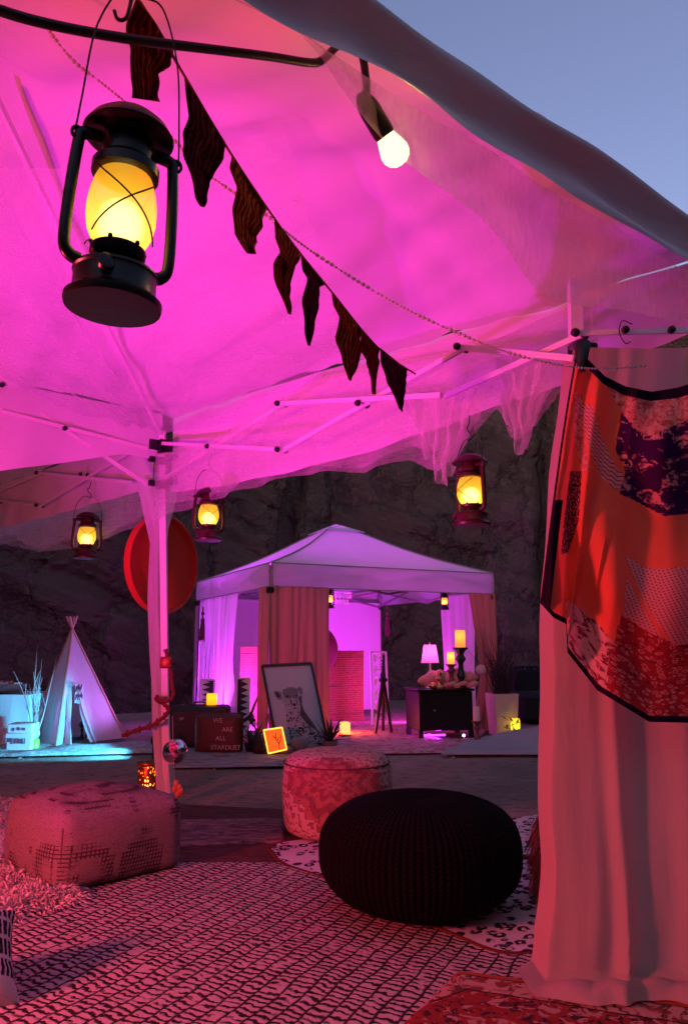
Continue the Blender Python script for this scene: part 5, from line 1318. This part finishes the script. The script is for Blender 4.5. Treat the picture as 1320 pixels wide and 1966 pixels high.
b = MB(); q = cl_(CWW * .86, .2, ctz + .001); b.box(q + Vector((0, 0, .055)), (.20, .20, .11), crz, bev=.01); t = thing('keepsake_box', 'dark box under the tall candlestick on the cabinet', 'box', q); b.build('body', M['darkwood'], t)
b = MB(); b.box(q + Vector((0, 0, .118)), (.21, .21, .014), crz, bev=.005); b.build('lid', M['darkwood'], t)

# ---- planter, candles and lantern to the right of the gazebo
q = gp(968, 1412); M['planter'] = pbr('cream_planter', (.52, .44, .36), .7, .1, 6)
pw0, pw1, phh = at(945, 1332, q.y).x, at(994, 1332, q.y).x, at(968, 1332, q.y).z
t = thing('planter', 'tall cream square planter at the right gazebo corner', 'planter', (q.x, q.y, 0)); w1 = (pw1 - pw0) / 2; w0 = w1 * .82
def taper(cx, cy, w0, w1, z0, z1, rz):
    V = []; Mz = Matrix.Rotation(rz, 3, 'Z')
    for (w, z) in ((w0, z0), (w1, z1), (w1 * .86, z1), (w1 * .84, z1 - .06)):
        for i, j in ((-1, -1), (1, -1), (1, 1), (-1, 1)): V.append(Vector((cx, cy, z)) + Mz @ Vector((i * w, j * w, 0)))
    F = [(3, 2, 1, 0), (12, 13, 14, 15)]
    for r_ in range(3):
        for k in range(4): F.append((r_ * 4 + k, r_ * 4 + (k + 1) % 4, (r_ + 1) * 4 + (k + 1) % 4, (r_ + 1) * 4 + k))
    return V, F
V, F = taper(q.x, q.y + .1, w0, w1, .0, phh, R(12)); b = MB(); b.add(V, F); b.build('pot', M['planter'], t, False)
M['grass'] = pbr('dark_dry_grass', (.035, .022, .022), .9, .4, 20)
g = thing('ornamental_grass', 'dark wispy ornamental grass growing out of the cream planter', 'plant', (q.x, q.y + .1, phh - .06))
rnd = random.Random(5); b = MB()
for k in range(150):
    a = rnd.uniform(0, 2 * math.pi); L = rnd.uniform(.35, .80); sp = rnd.uniform(.02, .42); p = Vector((q.x + rnd.uniform(-.08, .08), q.y + .1 + rnd.uniform(-.08, .08), phh - .06)); d = Vector((math.cos(a) * sp, math.sin(a) * sp, 1)).normalized()
    bend = Vector((math.cos(a), math.sin(a), -.25)) * L * .22 * rnd.random()
    b.tube([p, p + d * L * .5, p + d * L + bend], [.004, .003, .001], 4, cap=False)
b.build('blades', M['grass'], g)['kind'] = 'stuff'
for (x, y, h, lab) in [(964, 1409, .16, 'lit yellow candle left in the pair before the planter'), (985, 1412, .17, 'lit yellow candle right in the pair before the planter')]:
    q2 = gp(x, y); q2.y -= .12; t = thing('pillar_candle', lab, 'candle', (q2.x, q2.y, .035)); r = .052
    b = MB(); b.lathe([(r, .03), (r, .03 + h - .02), (r * .9, .03 + h), (r * .5, .03 + h - .015), (.001, .03 + h - .018)], (q2.x, q2.y, 0), 18); b.build('wax', glowglass('yellow_wax', (.95, .66, .03), (1, .78, .2), .30), t)
    b = MB(); b.lathe([(r * 1.2, 0), (r * 1.25, .02), (r * 1.1, .032), (.001, .032)], (q2.x, q2.y, 0), 16); b.build('dish', M['wire'], t)
    lamp('flame', 'POINT', (q2.x, q2.y, .03 + h * .6), (1, .7, .12), .12, t, .012)
q2 = gp(975, 1416); q2.y -= .2; t = thing('twig_sprig', 'leafy dried sprig lying between the two yellow candles', 'plant', (q2.x, q2.y, 0)); M['dryleaf'] = pbr('olive_leaf', (.14, .13, .04), .8)
for k in range(12):
    a = k * .9; p = Vector((q2.x + .05 * math.sin(k), q2.y, .05 + .015 * k)); b = MB(); d = Vector((math.cos(a), math.sin(a), .6)).normalized(); b.tube([p, p + d * .05, p + d * .09], [.003, .014, .001], 6, flat=.3); b.build('leaf', M['dryleaf'], t)
b = MB(); b.tube([(q2.x, q2.y, .0), (q2.x + .02, q2.y, .12), (q2.x - .02, q2.y, .25)], .004, 5); b.build('stem', M['darkwood'], t)
q2 = gp(1052, 1400); t = thing('box_lantern', 'glowing orange box lantern beside the right curtain edge', 'lantern', (q2.x, q2.y, 0)); hh = at(1052, 1362, q2.y).z
b = MB(); b.box((q2.x, q2.y, hh / 2), (.12, .12, hh * .86), .2, bev=.004); b.build('panes', glowglass('amber_paper', (1, .25, .03), (.9, .45, .2), .35), t)
for sx in (-1, 1):
    for sy in (-1, 1): b = MB(); b.box((q2.x + sx * .065, q2.y + sy * .065, hh / 2), (.014, .014, hh), .2); b.build('post', M['darkwood'], t, False)
b = MB(); b.box((q2.x, q2.y, hh + .006), (.16, .16, .014), .2, bev=.003); b.build('lid', M['darkwood'], t)
lamp('flame', 'POINT', (q2.x, q2.y - .1, hh * .4), (1, .4, .08), .15, t, .02)
# low dark couch with dotted throw beyond the planter
q2 = at(1035, 1400, 10.8); M['couch'] = pbr('black_upholstery', (.012, .011, .013), .9, .3, 12, .3)
t = thing('low_couch', 'low black couch with dotted throw in the shade at right', 'couch', (q2.x + .3, 10.8, 0))
b = MB(); b.box((q2.x + .35, 10.9, .2), (1.3, .7, .4), .1, bev=.06); b.build('seat', M['couch'], t)
b = MB(); b.box((q2.x + .35, 11.25, .45), (1.3, .2, .55), .1, bev=.06); b.build('backrest', M['couch'], t)
m, tt, o_ = nt_new('dotted_throw'); princ(tt, o_, mix(tt, ramp(tt, voro(tt, co(tt), 16, 'F1', .3), (.18, .24)), (.25, .20, .20), (.015, .012, .014)), .9); b = MB()
b.grid(lambda u, v: Vector((q2.x - .25 + 1.2 * u, 11.14 - .012 * math.sin(u * 20), .74 - .3 * v)) + Vector((0, -.015 * v, 0)), 30, 8); b.build('throw', m, t)

# ================================================================== IN FRONT OF THE GAZEBO
# suitcases
def suitcase(label, x0, x1, y0, y1, dep, mat, rz, trim, catches=True):
    q0, q1 = gp(x0, y1), gp(x1, y1); Y = (q0.y + q1.y) / 2; W = (at(x1, y0, Y).x - at(x0, y0, Y).x); Hh = at((x0 + x1) / 2, y0, Y).z; c = Vector(((q0.x + q1.x) / 2, Y + dep / 2, 0)); Rm = Matrix.Rotation(rz, 3, 'Z')
    t = thing('suitcase', label, 'suitcase', c); L = lambda x, y, z: c + Rm @ Vector((x, y, z))
    b = MB(); V, F = rbox((W / 2, dep / 2, Hh / 2), min(.05, dep * .35), 0, 12, .008); b.add([L(p.x, p.y, p.z + Hh / 2 + .004) for p in V], F); b.build('shell', mat, t)
    for yy in (-dep * .12, dep * .12):
        b = MB(); r = .045; w, h = W / 2 + .003, Hh / 2 + .003; pts = []
        for (cx, cz, a0) in ((w - r, h - r, 0), (-w + r, h - r, 90), (-w + r, -h + r, 180), (w - r, -h + r, 270)):
            for k in range(7): a = R(a0 + 15 * k); pts.append(L(cx + r * math.cos(a), yy, cz + r * math.sin(a) + Hh / 2 + .004))
        b.tube(pts + [pts[0]], .005, 5); b.build('rim', trim, t)
    b = MB(); b.tube(crv([L(-.06, 0, Hh), L(-.055, 0, Hh + .03), L(0, 0, Hh + .036), L(.055, 0, Hh + .03), L(.06, 0, Hh)], 16), .008, 7); b.build('handle', trim, t)
    if catches:
        for sx in (-1, 1):
            b = MB(); b.box(L(sx * W * .3, -dep * .02, Hh + .006), (.045, .04, .014), rz, bev=.003); b.build('catch', M['chrome'], t)
    return t, L, W, Hh
M['case_black'] = pbr('black_case_leatherette', (.014, .014, .017), .5, .3, 12, .3, 90)
M['case_brown'] = pbr('worn_brown_leather', (.085, .026, .018), .45, .4, 9, .3, 90)
t, L, W, Hh = suitcase('large black suitcase behind the brown one, candle on top', 318, 434, 1357, 1440, .30, M['case_black'], R(4), M['wire'])
b = MB(); b.box(L(-W * .26, -.155, Hh * .72), (.05, .02, .04), R(4), bev=.004); b.build('lock', M['chrome'], t)
cq = L(W * .20, -.02, Hh + .01)
t = thing('pillar_candle', 'lit golden candle standing on the black suitcase', 'candle', cq)
b = MB(); b.lathe([(.054, 0), (.055, .01), (.055, .10), (.05, .112), (.03, .104), (.001, .10)], cq, 20); b.build('wax', glowglass('golden_wax', (1, .40, .01), (1, .58, .12), .34), t)
lamp('flame', 'POINT', cq + Vector((0, 0, .07)), (1, .55, .1), .12, t, .012)
t, L, W, Hh = suitcase('brown leather suitcase lettered in pale capitals on the sand', 372, 462, 1372, 1449, .16, M['case_brown'], R(-6), M['case_brown'], False)
M['letter'] = pbr('pale_letter_paint', (.52, .42, .36), .6)
def text(s, o, ux, uz, size, mat, parent, name='lettering', align='LEFT', ext=.001):
    cu = bpy.data.curves.new('txt', 'FONT'); cu.body = s; cu.size = size; cu.extrude = ext; cu.align_x = align
    ob = bpy.data.objects.new('txt', cu); COL.objects.link(ob)
    me = bpy.data.meshes.new_from_object(ob.evaluated_get(bpy.context.evaluated_depsgraph_get())); bpy.data.objects.remove(ob); bpy.data.curves.remove(cu)
    ux, uz = Vector(ux).normalized(), Vector(uz).normalized(); n = ux.cross(uz); b = MB()
    b.add([Vector(o) + ux * v.co.x + uz * v.co.y + n * v.co.z for v in me.vertices], [tuple(p.vertices) for p in me.polygons]); bpy.data.meshes.remove(me)
    return b.build(name, mat, parent, False)
uxs = Matrix.Rotation(R(-6), 3, 'Z') @ Vector((1, 0, 0))
for s, x, zf, sz in (('WE', -.02, .80, .062), ('ARE', .07, .58, .060), ('ALL', .01, .36, .060), ('STARDUST', -.035, .13, .060)):
    text(s, L(x - .02, -.0885, Hh * zf), uxs, (0, 0, 1), sz, M['letter'], t, 'lettering')

# cheetah print
YB, YT = 7.98, 8.22
c00, c10, c11, c01 = at(532, 1432, YB), at(630, 1428, YB), at(597, 1274, YT), at(503, 1279, YT)
c00.z = max(c00.z, .01); c10.z = max(c10.z, .02)
def PQ(u, v, d=0.0):    # u right, v down
    p = c01.lerp(c11, u).lerp(c00.lerp(c10, u), v); nn = (c11 - c01).cross(c00 - c01).normalized()
    if nn.y > 0: nn = -nn
    return p + nn * d
t = thing('cheetah_print', 'black framed grey cheetah photograph leaning against the peach curtain', 'picture', (c00.x, YB, 0))
b = MB(); b.grid(lambda u, v: PQ(u, v, -.012), 4, 4); b.grid(lambda u, v: PQ(u, v, -.004), 4, 4); b.build('print', pbr('print_paper', (.46, .46, .48), .35, .03, 3), t)
for a, c in (((0, 0), (1, 0)), ((1, 0), (1, 1)), ((1, 1), (0, 1)), ((0, 1), (0, 0))):
    b = MB(); b.bar(PQ(*a), PQ(*c), .026, .03, PQ(0, 0, 1) - PQ(0, 0, 0)); b.build('frame_bar', M['black_plastic'], t, False)
G = {k: pbr('print_ink_' + k, (v, v, v * 1.08), .4, .25, 50, 0) for k, v in (('mid', .17), ('dark', .055), ('light', .36), ('black', .016))}
def shape(poly, mat, d, nm='print_shape'):
    b = MB(); b.add([PQ(u, v, d) for u, v in poly], [tuple(range(len(poly)))]); b.build(nm, mat, pr_, False)
pr_ = t
def shp(polys, mat, d, nm):
    b = MB()
    for poly in polys: b.add([PQ(u, v, d) for u, v in poly], [tuple(range(len(poly)))])
    b.build(nm, mat, t, False)
shp([[(.27, .46), (.29, .54), (.31, .60), (.28, .70), (.29, .80), (.25, .90), (.22, .985), (.90, .985), (.87, .88), (.80, .76), (.72, .66), (.66, .60), (.645, .52), (.68, .46), (.70, .40), (.69, .34), (.62, .305), (.52, .285), (.42, .285), (.33, .31), (.28, .36)]], G['light'], .000, 'cheetah_body')
shp([[(.28, .345), (.20, .325), (.13, .335), (.145, .39), (.20, .435), (.27, .44)], [(.60, .32), (.66, .285), (.71, .30), (.715, .36), (.68, .40), (.64, .36)], [(.30, .36), (.34, .32), (.44, .29), (.54, .29), (.62, .32), (.60, .40), (.56, .44), (.47, .42), (.40, .43), (.33, .42)]], G['mid'], .0015, 'cheetah_fur')
shp([[(.60, .42), (.67, .40), (.655, .48), (.645, .53), (.67, .60), (.72, .66), (.80, .76), (.84, .84), (.70, .78), (.62, .70), (.56, .63), (.60, .57), (.61, .50)], [(.80, .75), (.87, .88), (.905, .985), (.88, .985), (.84, .88)]], G['dark'], .003, 'cheetah_shadow')
ft = [[(.355, .395), (.40, .385), (.43, .40), (.40, .415), (.365, .41)], [(.545, .395), (.58, .385), (.605, .40), (.575, .412)], [(.455, .495), (.53, .495), (.52, .52), (.49, .532), (.465, .52)], [(.425, .41), (.44, .41), (.45, .50), (.435, .53), (.43, .50)], [(.555, .41), (.567, .41), (.56, .50), (.545, .53), (.545, .49)], [(.43, .555), (.49, .545), (.56, .553), (.49, .562)], [(.16, .35), (.21, .345), (.25, .40), (.20, .41)]]
shp(ft, G['black'], .0045, 'cheetah_face')
rnd = random.Random(11); sp_list = []
for k in range(150):
    v_ = rnd.uniform(.60, .975); u_ = rnd.uniform(.28, .84)
    if u_ > .66 + (v_ - .6) * .5: continue
    r_ = rnd.uniform(.009, .020) * (.6 + (v_ - .55)); a0 = rnd.uniform(0, 3); sp_list.append([(u_ + r_ * 1.3 * math.cos(a0 + j * 1.047) * (1 + .3 * math.sin(j * 2.1 + k)), v_ + r_ * .85 * math.sin(a0 + j * 1.047)) for j in range(6)])
for k in range(60):
    v_ = rnd.uniform(.30, .58); u_ = rnd.uniform(.32, .62); r_ = .005; sp_list.append([(u_ + r_ * 1.4 * math.cos(j * 1.257), v_ + r_ * math.sin(j * 1.257)) for j in range(5)])
shp(sp_list, G['black'], .0055, 'cheetah_spots')
t.children[-1]['kind'] = 'stuff'

# orange light box
a0, a1, a2, a3 = at(515, 1449, 7.45), at(550, 1441, 7.5), at(541, 1399, 7.62), at(506, 1404, 7.57)
dz = min(a0.z, a1.z) ; 
t = thing('light_box', 'small glowing orange light box propped before the cheetah print', 'light box', (a0.x, a0.y, 0))
def LQ(u, v, d=0): 
    p = a3.lerp(a2, u).lerp(a0.lerp(a1, u), v); nn = (a2 - a3).cross(a0 - a3).normalized(); nn = nn if nn.y < 0 else -nn; return p + nn * d + Vector((0, 0, max(0, .03 - dz)))
b = MB(); b.grid(lambda u, v: LQ(u, v, 0), 3, 3); b.build('screen', emit('orange_screen', (1.0, .085, .012), .95), t)
b = MB(); b.grid(lambda u, v: LQ(u, v, -.05), 2, 2)
for f in (lambda u, v: LQ(u, 0, -.05 * v), lambda u, v: LQ(u, 1, -.05 * v), lambda u, v: LQ(0, u, -.05 * v), lambda u, v: LQ(1, u, -.05 * v)): b.grid(f, 2, 1)
b.build('case', M['darkwood'], t, False)
for a, c in (((0, 0), (1, 0)), ((1, 0), (1, 1)), ((1, 1), (0, 1)), ((0, 1), (0, 0))):
    b = MB(); b.bar(LQ(*a, .004), LQ(*c, .004), .012, .008, LQ(0, 0, 1) - LQ(0, 0, 0)); b.build('lit_edge', emit('amber_edge', (1, .42, .05), 1.5), t, False)
b = MB()
for pts in ([(.62, .98), (.66, .7), (.55, .45), (.60, .2)], [(.66, .7), (.80, .5), (.84, .3)], [(.60, .55), (.74, .40)], [(.55, .45), (.42, .3)]): b.tube([LQ(u, v, .004) for u, v in pts], .004, 5)
b.build('twig_motif', M['darkwood'], t)
lamp('glow', 'AREA', LQ(.5, .5, .03), (1, .25, .04), .5, t, .15, LQ(.5, .5, 1))

# spiky plants in pots
M['leafdark'] = pbr('dark_agave_leaf', (.03, .045, .025), .6, .4, 10)
def spiky(label, c, r, h, n, seed, pot):
    t = thing('potted_plant', label, 'plant', (c.x, c.y, 0)); rnd = random.Random(seed); ph_ = .09
    b = MB(); b.lathe([(.05, 0), (.06, .01), (.08, ph_), (.085, ph_ + .01), (.07, ph_ + .01), (.065, ph_ - .02), (.001, ph_ - .02)], (c.x, c.y, .01), 18); b.build('pot', pot, t)
    for k in range(n):
        a = rnd.uniform(0, 6.283); el = rnd.uniform(.25, 1.3); L = rnd.uniform(.7, 1.1) * h; d = Vector((math.cos(a) * math.cos(el), math.sin(a) * math.cos(el), math.sin(el))); p = Vector((c.x, c.y, ph_))
        b = MB(); b.tube([p, p + d * L * .45, p + d * L + Vector((0, 0, -.12 * L))], [.010, .014, .001], 5, flat=.35); b.build('leaf', M['leafdark'], t)
gpot = pbr('grey_stone_pot', (.26, .22, .21), .6, .2, 15)
spiky('spiky dark plant in a stone pot at the cheetah print right corner', gp(633, 1444), .1, .30, 26, 3, gpot)
spiky('low dark spiky plant between the brown suitcase and the light box', gp(484, 1447), .1, .26, 22, 4, M['black_plastic'])
# stones and shell
M['stone'] = pbr('river_stone', (.24, .17, .15), .55, .3, 18, .3)
for (x, y, w, hh, lab) in [(575, 1446, .11, .08, 'round pale pebble below the cheetah print'), (545, 1450, .09, .045, 'flat dark stone before the orange light box'), (600, 1447, .07, .05, 'small stone at the foot of the spiky plant'), (420, 1456, .05, .02, 'small flat stone in front of the brown suitcase')]:
    q = gp(x, y); b = MB(); b.sphere((q.x, q.y, hh * .8 + .01), 1, 16, 10, sc=(w, w * .7, hh)); tag(b.build('stone', M['stone']), lab, 'stone')
q = gp(497, 1452); b = MB(); b.lathe([(.03, 0), (.06, .03), (.065, .08), (.045, .14), (.015, .19), (.001, .2)], (q.x, q.y, .012), 16, fn=lambda a, z: 1 + .15 * math.cos(8 * a + z * 90)); tag(b.build('pine_cone', M['darkwood']), 'large dark pine cone left of the orange light box', 'pine cone')
# leaning dark branch
q = gp(463, 1422); b = MB(); b.tube([q + Vector((-.10, 0, .12)), at(480, 1375, q.y), at(498, 1330, q.y + .1)], [.022, .020, .008], 7); b.tube([at(478, 1380, q.y), at(490, 1398, q.y), at(500, 1428, q.y - .1)], [.014, .012, .010], 6); b.tube([q + Vector((-.10, 0, .12)), gp(452, 1428)], [.02, .014], 6)
tag(b.build('driftwood_branch', M['darkwood']), 'dark forked driftwood branch leaning behind the suitcase', 'branch')
# small glowing cube lamp
q = gp(662, 1416); hq = at(662, 1388, q.y).z
t = thing('cube_lamp', 'small glowing cube lamp on the floor before the reed screen', 'lamp', (q.x, q.y, 0))
b = MB(); b.box((q.x, q.y, .03 + hq / 2), (.095, .095, hq * .75), .35, bev=.008); b.build('glass', emit('warm_cube_glass', (1, .42, .12), 1.1), t)
b = MB(); b.box((q.x, q.y, .018), (.12, .12, .03), .35, bev=.004); b.build('base', M['darkwood'], t)
lamp('bulb', 'POINT', (q.x + .03, q.y + .25, .16), (1, .13, .03), 9, t, .05)

# ================================================================== TEEPEE CORNER
FLc, Rc, LBc, BKc = Vector((-2.90, 8.05, 0)), Vector((-2.42, 8.85, 0)), Vector((-3.42, 8.60, 0)), Vector((-2.95, 9.35, 0))
apx = at(139, 1207, 8.68)
M['canvas'] = cloth('teepee_canvas', (.66, .65, .67), .34, .08, 5, .35, 9, .015, (1, 1, .6))
t = thing('teepee', 'small white canvas teepee with open flap before the dark rock', 'teepee', ((FLc + Rc + LBc + BKc) / 4))
def face(a, c, nu=24, nv=30, cut=None):
    b = MB(); nn = (c - a).cross(apx - a).normalized()
    if nn.y > 0: nn = -nn
    def fn(u, v):
        p = a.lerp(c, u).lerp(apx, v * .985); return p - nn * (.05 * math.sin(math.pi * u) * (1 - v) * math.sin(math.pi * min(1, v + .15)) + .012 * nz(u * 6, v * 7, a.x) * (1 - v))
    b.grid(fn, nu, nv)
    if cut:
        keep = [(f, m_) for k, (f, m_) in enumerate(zip(b.f, b.mi)) if not cut((k % nu + .5) / nu, (k // nu + .5) / nv)]
        b.f = [k[0] for k in keep]; b.mi = [k[1] for k in keep]
    return b, fn
b, ff_ = face(FLc, Rc, 44, 52, lambda u, v: v < .50 and .14 + .05 * v < u < .50 - .22 * v); b.build('front_panel', M['canvas'], t)
for a, c in ((LBc, FLc), (Rc, BKc), (BKc, LBc)):
    b, _ = face(a, c); b.build('side_panel', M['canvas'], t)
def flap(u, v):
    p = ff_(.13 + .05 * v * .5, v * .5); d = Vector((.10, -.12, 0)) * u * (1 - v) + Vector((.02 * math.sin(u * 9), -.02 * math.sin(u * 7 + v * 5), 0)); return p + d
b = MB(); b.grid(flap, 12, 20); b.build('flap', M['canvas'], t)
def flap2(u, v):
    p = ff_(.50 - .22 * v * .5, v * .5); d = Vector((.09, -.035, 0)) * u * (1 - .6 * v) + Vector((0, -.03 * math.sin(u * 8 + v * 4) - .01, 0)); return p + d
b = MB(); b.grid(flap2, 14, 20); b.build('flap', M['canvas'], t)
M['pole'] = pbr('peeled_pine_pole', (.48, .28, .20), .7, .2, 20)
for c in (FLc, Rc, LBc, BKc):
    d = (apx - c).normalized(); b = MB(); b.tube([c, apx, apx + d * .15], .013, 7); b.build('pole', M['pole'], t)
# lettered banner over the opening
bn0, bn1 = ff_(.24, .50) + Vector((.05, -.04, 0)), ff_(.46, .46) + Vector((.05, -.04, 0)); bd = (bn1 - bn0); bd.z = 0; bdn = bd.normalized()
t = thing('cloth_banner', 'little cloth banner with black strokes hanging over the teepee opening', 'banner', bn0)
b = MB(); b.grid(lambda u, v: bn0 + bd * u + Vector((0, .004 * math.sin(u * 8), .03 - .20 * v - .02 * u)), 8, 6); b.build('cloth', M['canvas'], t)
b = MB(); rnd = random.Random(3); inkn = Vector((bdn.y, -bdn.x, 0)) * .006
for row in range(2):
    for k in range(4 if row == 0 else 5):
        x = .12 + k * .17; z = .0 - row * .085
        for s_ in range(2 + k % 2):
            p = bn0 + bd * (x + .05 * s_) + Vector((0, 0, z + .012 * s_ * (k % 2))) + inkn; b.bar(p, p + Vector((0, 0, -.055 + .02 * (s_ % 2))) + bdn * .008 * (k % 3 - 1), .009, .004, inkn)
        p = bn0 + bd * x + Vector((0, 0, z - .02 * (k % 3))) + inkn; b.bar(p, p + bd * .10, .004, .008)
b.build('strokes', M['black_plastic'], t, False)
# things in the teepee mouth
q = gp(176, 1421); t = thing('pillar_candle', 'candle in a dark lantern frame on the teepee floor right', 'candle', (q.x, q.y, 0))
b = MB(); b.lathe([(.045, .01), (.045, .10), (.03, .105), (.001, .1)], (q.x, q.y, 0), 14); b.build('wax', glowglass('cream_wax', (1, .6, .2), (.9, .75, .5), .25), t)
b = MB()
for sx in (-1, 1): b.bar((q.x + sx * .06, q.y, 0), (q.x + sx * .06, q.y, .15), .012)
b.bar((q.x - .066, q.y, .156), (q.x + .066, q.y, .156), .03, .012); b.build('frame', M['wire'], t, False)
q = gp(156, 1424); b = MB(); b.tube([q, q + Vector((.005, 0, .09)), q + Vector((0, 0, .14))], [.03, .012, .02], 8); b.sphere(q + Vector((0, 0, .18)), .038, 10, 8); tag(b.build('dark_figurine', M['black_plastic']), 'dark round headed figurine in the teepee mouth', 'figurine')
q = gp(142, 1424); b = MB(); b.lathe([(.05, 0), (.06, .02), (.08, .05), (.07, .052), (.001, .03)], (q.x, q.y, .01), 16); tag(b.build('small_bowl', M['chrome']), 'small shiny bowl at the left of the teepee mouth', 'bowl')
M['lino'] = rugmat('teepee_mat_dark', lambda t: (mix(t, nois(t, co(t), 12, 4), (.06, .05, .06), (.14, .12, .13)), None), 150)
rug('teepee_mat', 'dark mat running out of the teepee toward the right', [gp(128, 1436)[:2], gp(240, 1424)[:2], (-2.5, 9.1), (-3.0, 8.9)], M['lino'], .010, .004, 20, 20, .006, ph=20)
M['pale_fur'] = rugmat('pale_ground_cloth', lambda t: (mix(t, ramp(t, nois(t, co(t), 22, 5, .75), (.38, .62)), (.30, .28, .27), (.62, .60, .58)), None), 60, .03, 1.0)
rug('ground_cloth', 'rough pale ground cloth strip lit cyan in front of the teepee', [gp(-60, 1456)[:2], gp(320, 1446)[:2], gp(320, 1430)[:2], gp(-60, 1438)[:2]], M['pale_fur'], .012, .004, 120, 20, .05, ph=22)
# covered table
tq = gp(30, 1440); tY = tq.y + .25; tz = at(20, 1334, tY).z
M['tcloth'] = cloth('white_tablecloth', (.66, .67, .68), .15, .05, 4, .3, 10, .02)
x1 = at(56, 1334, tY).x; x0 = x1 - 1.1
t = thing('covered_table', 'table under a white cloth lit cyan at the far left edge', 'table', ((x0 + x1) / 2, tY + .3, 0))
def tc(u, v):
    per = [(x0, tY), (x1, tY), (x1, tY + .6), (x0, tY + .6), (x0, tY)]; p = pl(per, u); s_ = .05 * v; cx, cy_ = (x0 + x1) / 2, tY + .3
    d = Vector((p[0] - cx, p[1] - cy_, 0)).normalized(); w = .03 * math.sin(u * 70 + 2 * nz(u * 9, 1)) * v
    return Vector((p[0], p[1], tz * (1 - v) + .02 * v + .0)) + d * (s_ + w)
b = MB(); b.grid(tc, 160, 16); b.grid(lambda u, v: Vector((lerp(x0, x1, u), lerp(tY, tY + .6, v), tz + .002)), 4, 4); b.build('cloth', M['tcloth'], t)
for sx, sy in ((x0 + .05, tY + .05), (x1 - .05, tY + .05), (x1 - .05, tY + .55), (x0 + .05, tY + .55)):
    b = MB(); b.box((sx, sy, tz / 2), (.04, .04, tz - .01)); b.build('leg', M['darkwood'], t, False)
bq = Vector((at(8, 1330, tY + .2).x, tY + .22, tz + .004))
t = thing('glass_bowl', 'dark bowl of small ornaments on the cyan covered table', 'bowl', bq)
b = MB(); b.lathe([(.10, 0), (.14, .01), (.20, .05), (.225, .10), (.215, .10), (.19, .055), (.13, .02), (.001, .018)], bq, 28); b.build('bowl', M['chrome'], t)
rnd = random.Random(2); om = [pbr('ornament_%s' % k, c, .3) for k, c in (('rust', (.5, .15, .06)), ('silver', (.6, .62, .66)), ('blue', (.1, .15, .4)))]
for k in range(16):
    a = rnd.uniform(0, 6.28); r = rnd.uniform(0, .14); b = MB(); b.sphere(bq + Vector((r * math.cos(a), r * math.sin(a), .075 + .03 * rnd.random())), rnd.uniform(.022, .036), 10, 7); b.build('ornament', om[k % 3], t)
b = MB(); b.grid(lambda u, v: bq + Vector((.2 * math.cos(u * 6.283) * (1 - v), .2 * math.sin(u * 6.283) * (1 - v), .02)), 12, 2)
# white carton with worn print
q = gp(33, 1446); M['carton'] = pbr('white_carton', (.64, .64, .64), .7, .1, 9)
W_, H_ = at(56, 1392, q.y).x - at(11, 1392, q.y).x, at(33, 1392, q.y).z
t = thing('white_carton', 'white carton with smudged dark print lit cyan beside the table', 'carton', (q.x, q.y, 0))
b = MB(); b.box((q.x, q.y + .12, H_ * .5 + .01), (W_, .22, H_), R(3), bev=.006); b.build('body', M['carton'], t)
b = MB(); b.box((q.x, q.y + .115, H_ * .62), (W_ + .02, .24, H_ * .2), R(3), bev=.006); b.build('band', M['carton'], t)
b = MB()
for k, (x, z, h, w) in enumerate([(-.06, .42, .12, .012), (-.03, .42, .11, .014), (.0, .43, .12, .012), (.03, .42, .10, .02), (.06, .42, .12, .012), (.03, .36, .02, .05), (-.05, .84, .07, .02), (.0, .86, .07, .02), (.05, .85, .06, .02), (-.09, .5, .14, .03)]): b.box((q.x + x * W_ / .22, q.y + .004, H_ * z), (w, .003, H_ * h * 1.6), R(3))
b.build('print', pbr('blue_ink', (.06, .08, .14), .6), t, False)
# branches in a green vase
q = gp(65, 1442); t = thing('branch_vase', 'pale bare branches in a small green vase beside the teepee', 'vase', (q.x, q.y, 0))
b = MB(); b.lathe([(.035, 0), (.05, .01), (.052, .09), (.04, .11), (.034, .11), (.03, .09), (.001, .08)], (q.x, q.y, .012), 18); b.build('vase', pbr('lime_glass', (.30, .42, .06), .2), t)
M['twig'] = pbr('pale_twig', (.46, .40, .36), .8)
rnd = random.Random(8)
for k in range(11):
    a = rnd.uniform(0, 6.28); L_ = rnd.uniform(.5, .95); p = Vector((q.x, q.y, .09)); pts = [p]; d = Vector((math.cos(a) * .18, math.sin(a) * .15, 1)).normalized()
    for j in range(5): d = (d + Vector((rnd.uniform(-.16, .16), rnd.uniform(-.1, .1), .06))).normalized(); pts.append(pts[-1] + d * L_ / 5)
    b = MB(); b.tube(crv(pts, 14), [.007 * (1 - .8 * i / 14) for i in range(15)], 5)
    for j in (2, 3): b.tube([pts[j], pts[j] + (d + Vector((rnd.uniform(-.7, .7), 0, .2))).normalized() * .14], [.004, .001], 4)
    b.build('branch', M['twig'], t)
CY = (.06, .55, 1.0)
led_can((-1.74, 7.30, .17), (-3.3, 8.0, .12), CY, 260, 'cyan flood light behind the left post skimming the ground', kind='SPOT', cone=62, size=.04, r=.045, blend=.7)
led_can((-1.75, 8.75, .25), (-2.9, 8.5, .75), (.55, .16, 1.0), 55, 'added violet flood light behind the suitcases giving the teepee its gazebo glow', kind='SPOT', cone=75, size=.05, r=.045, blend=.8)  # added lamp, stands in for gazebo light reaching the teepee
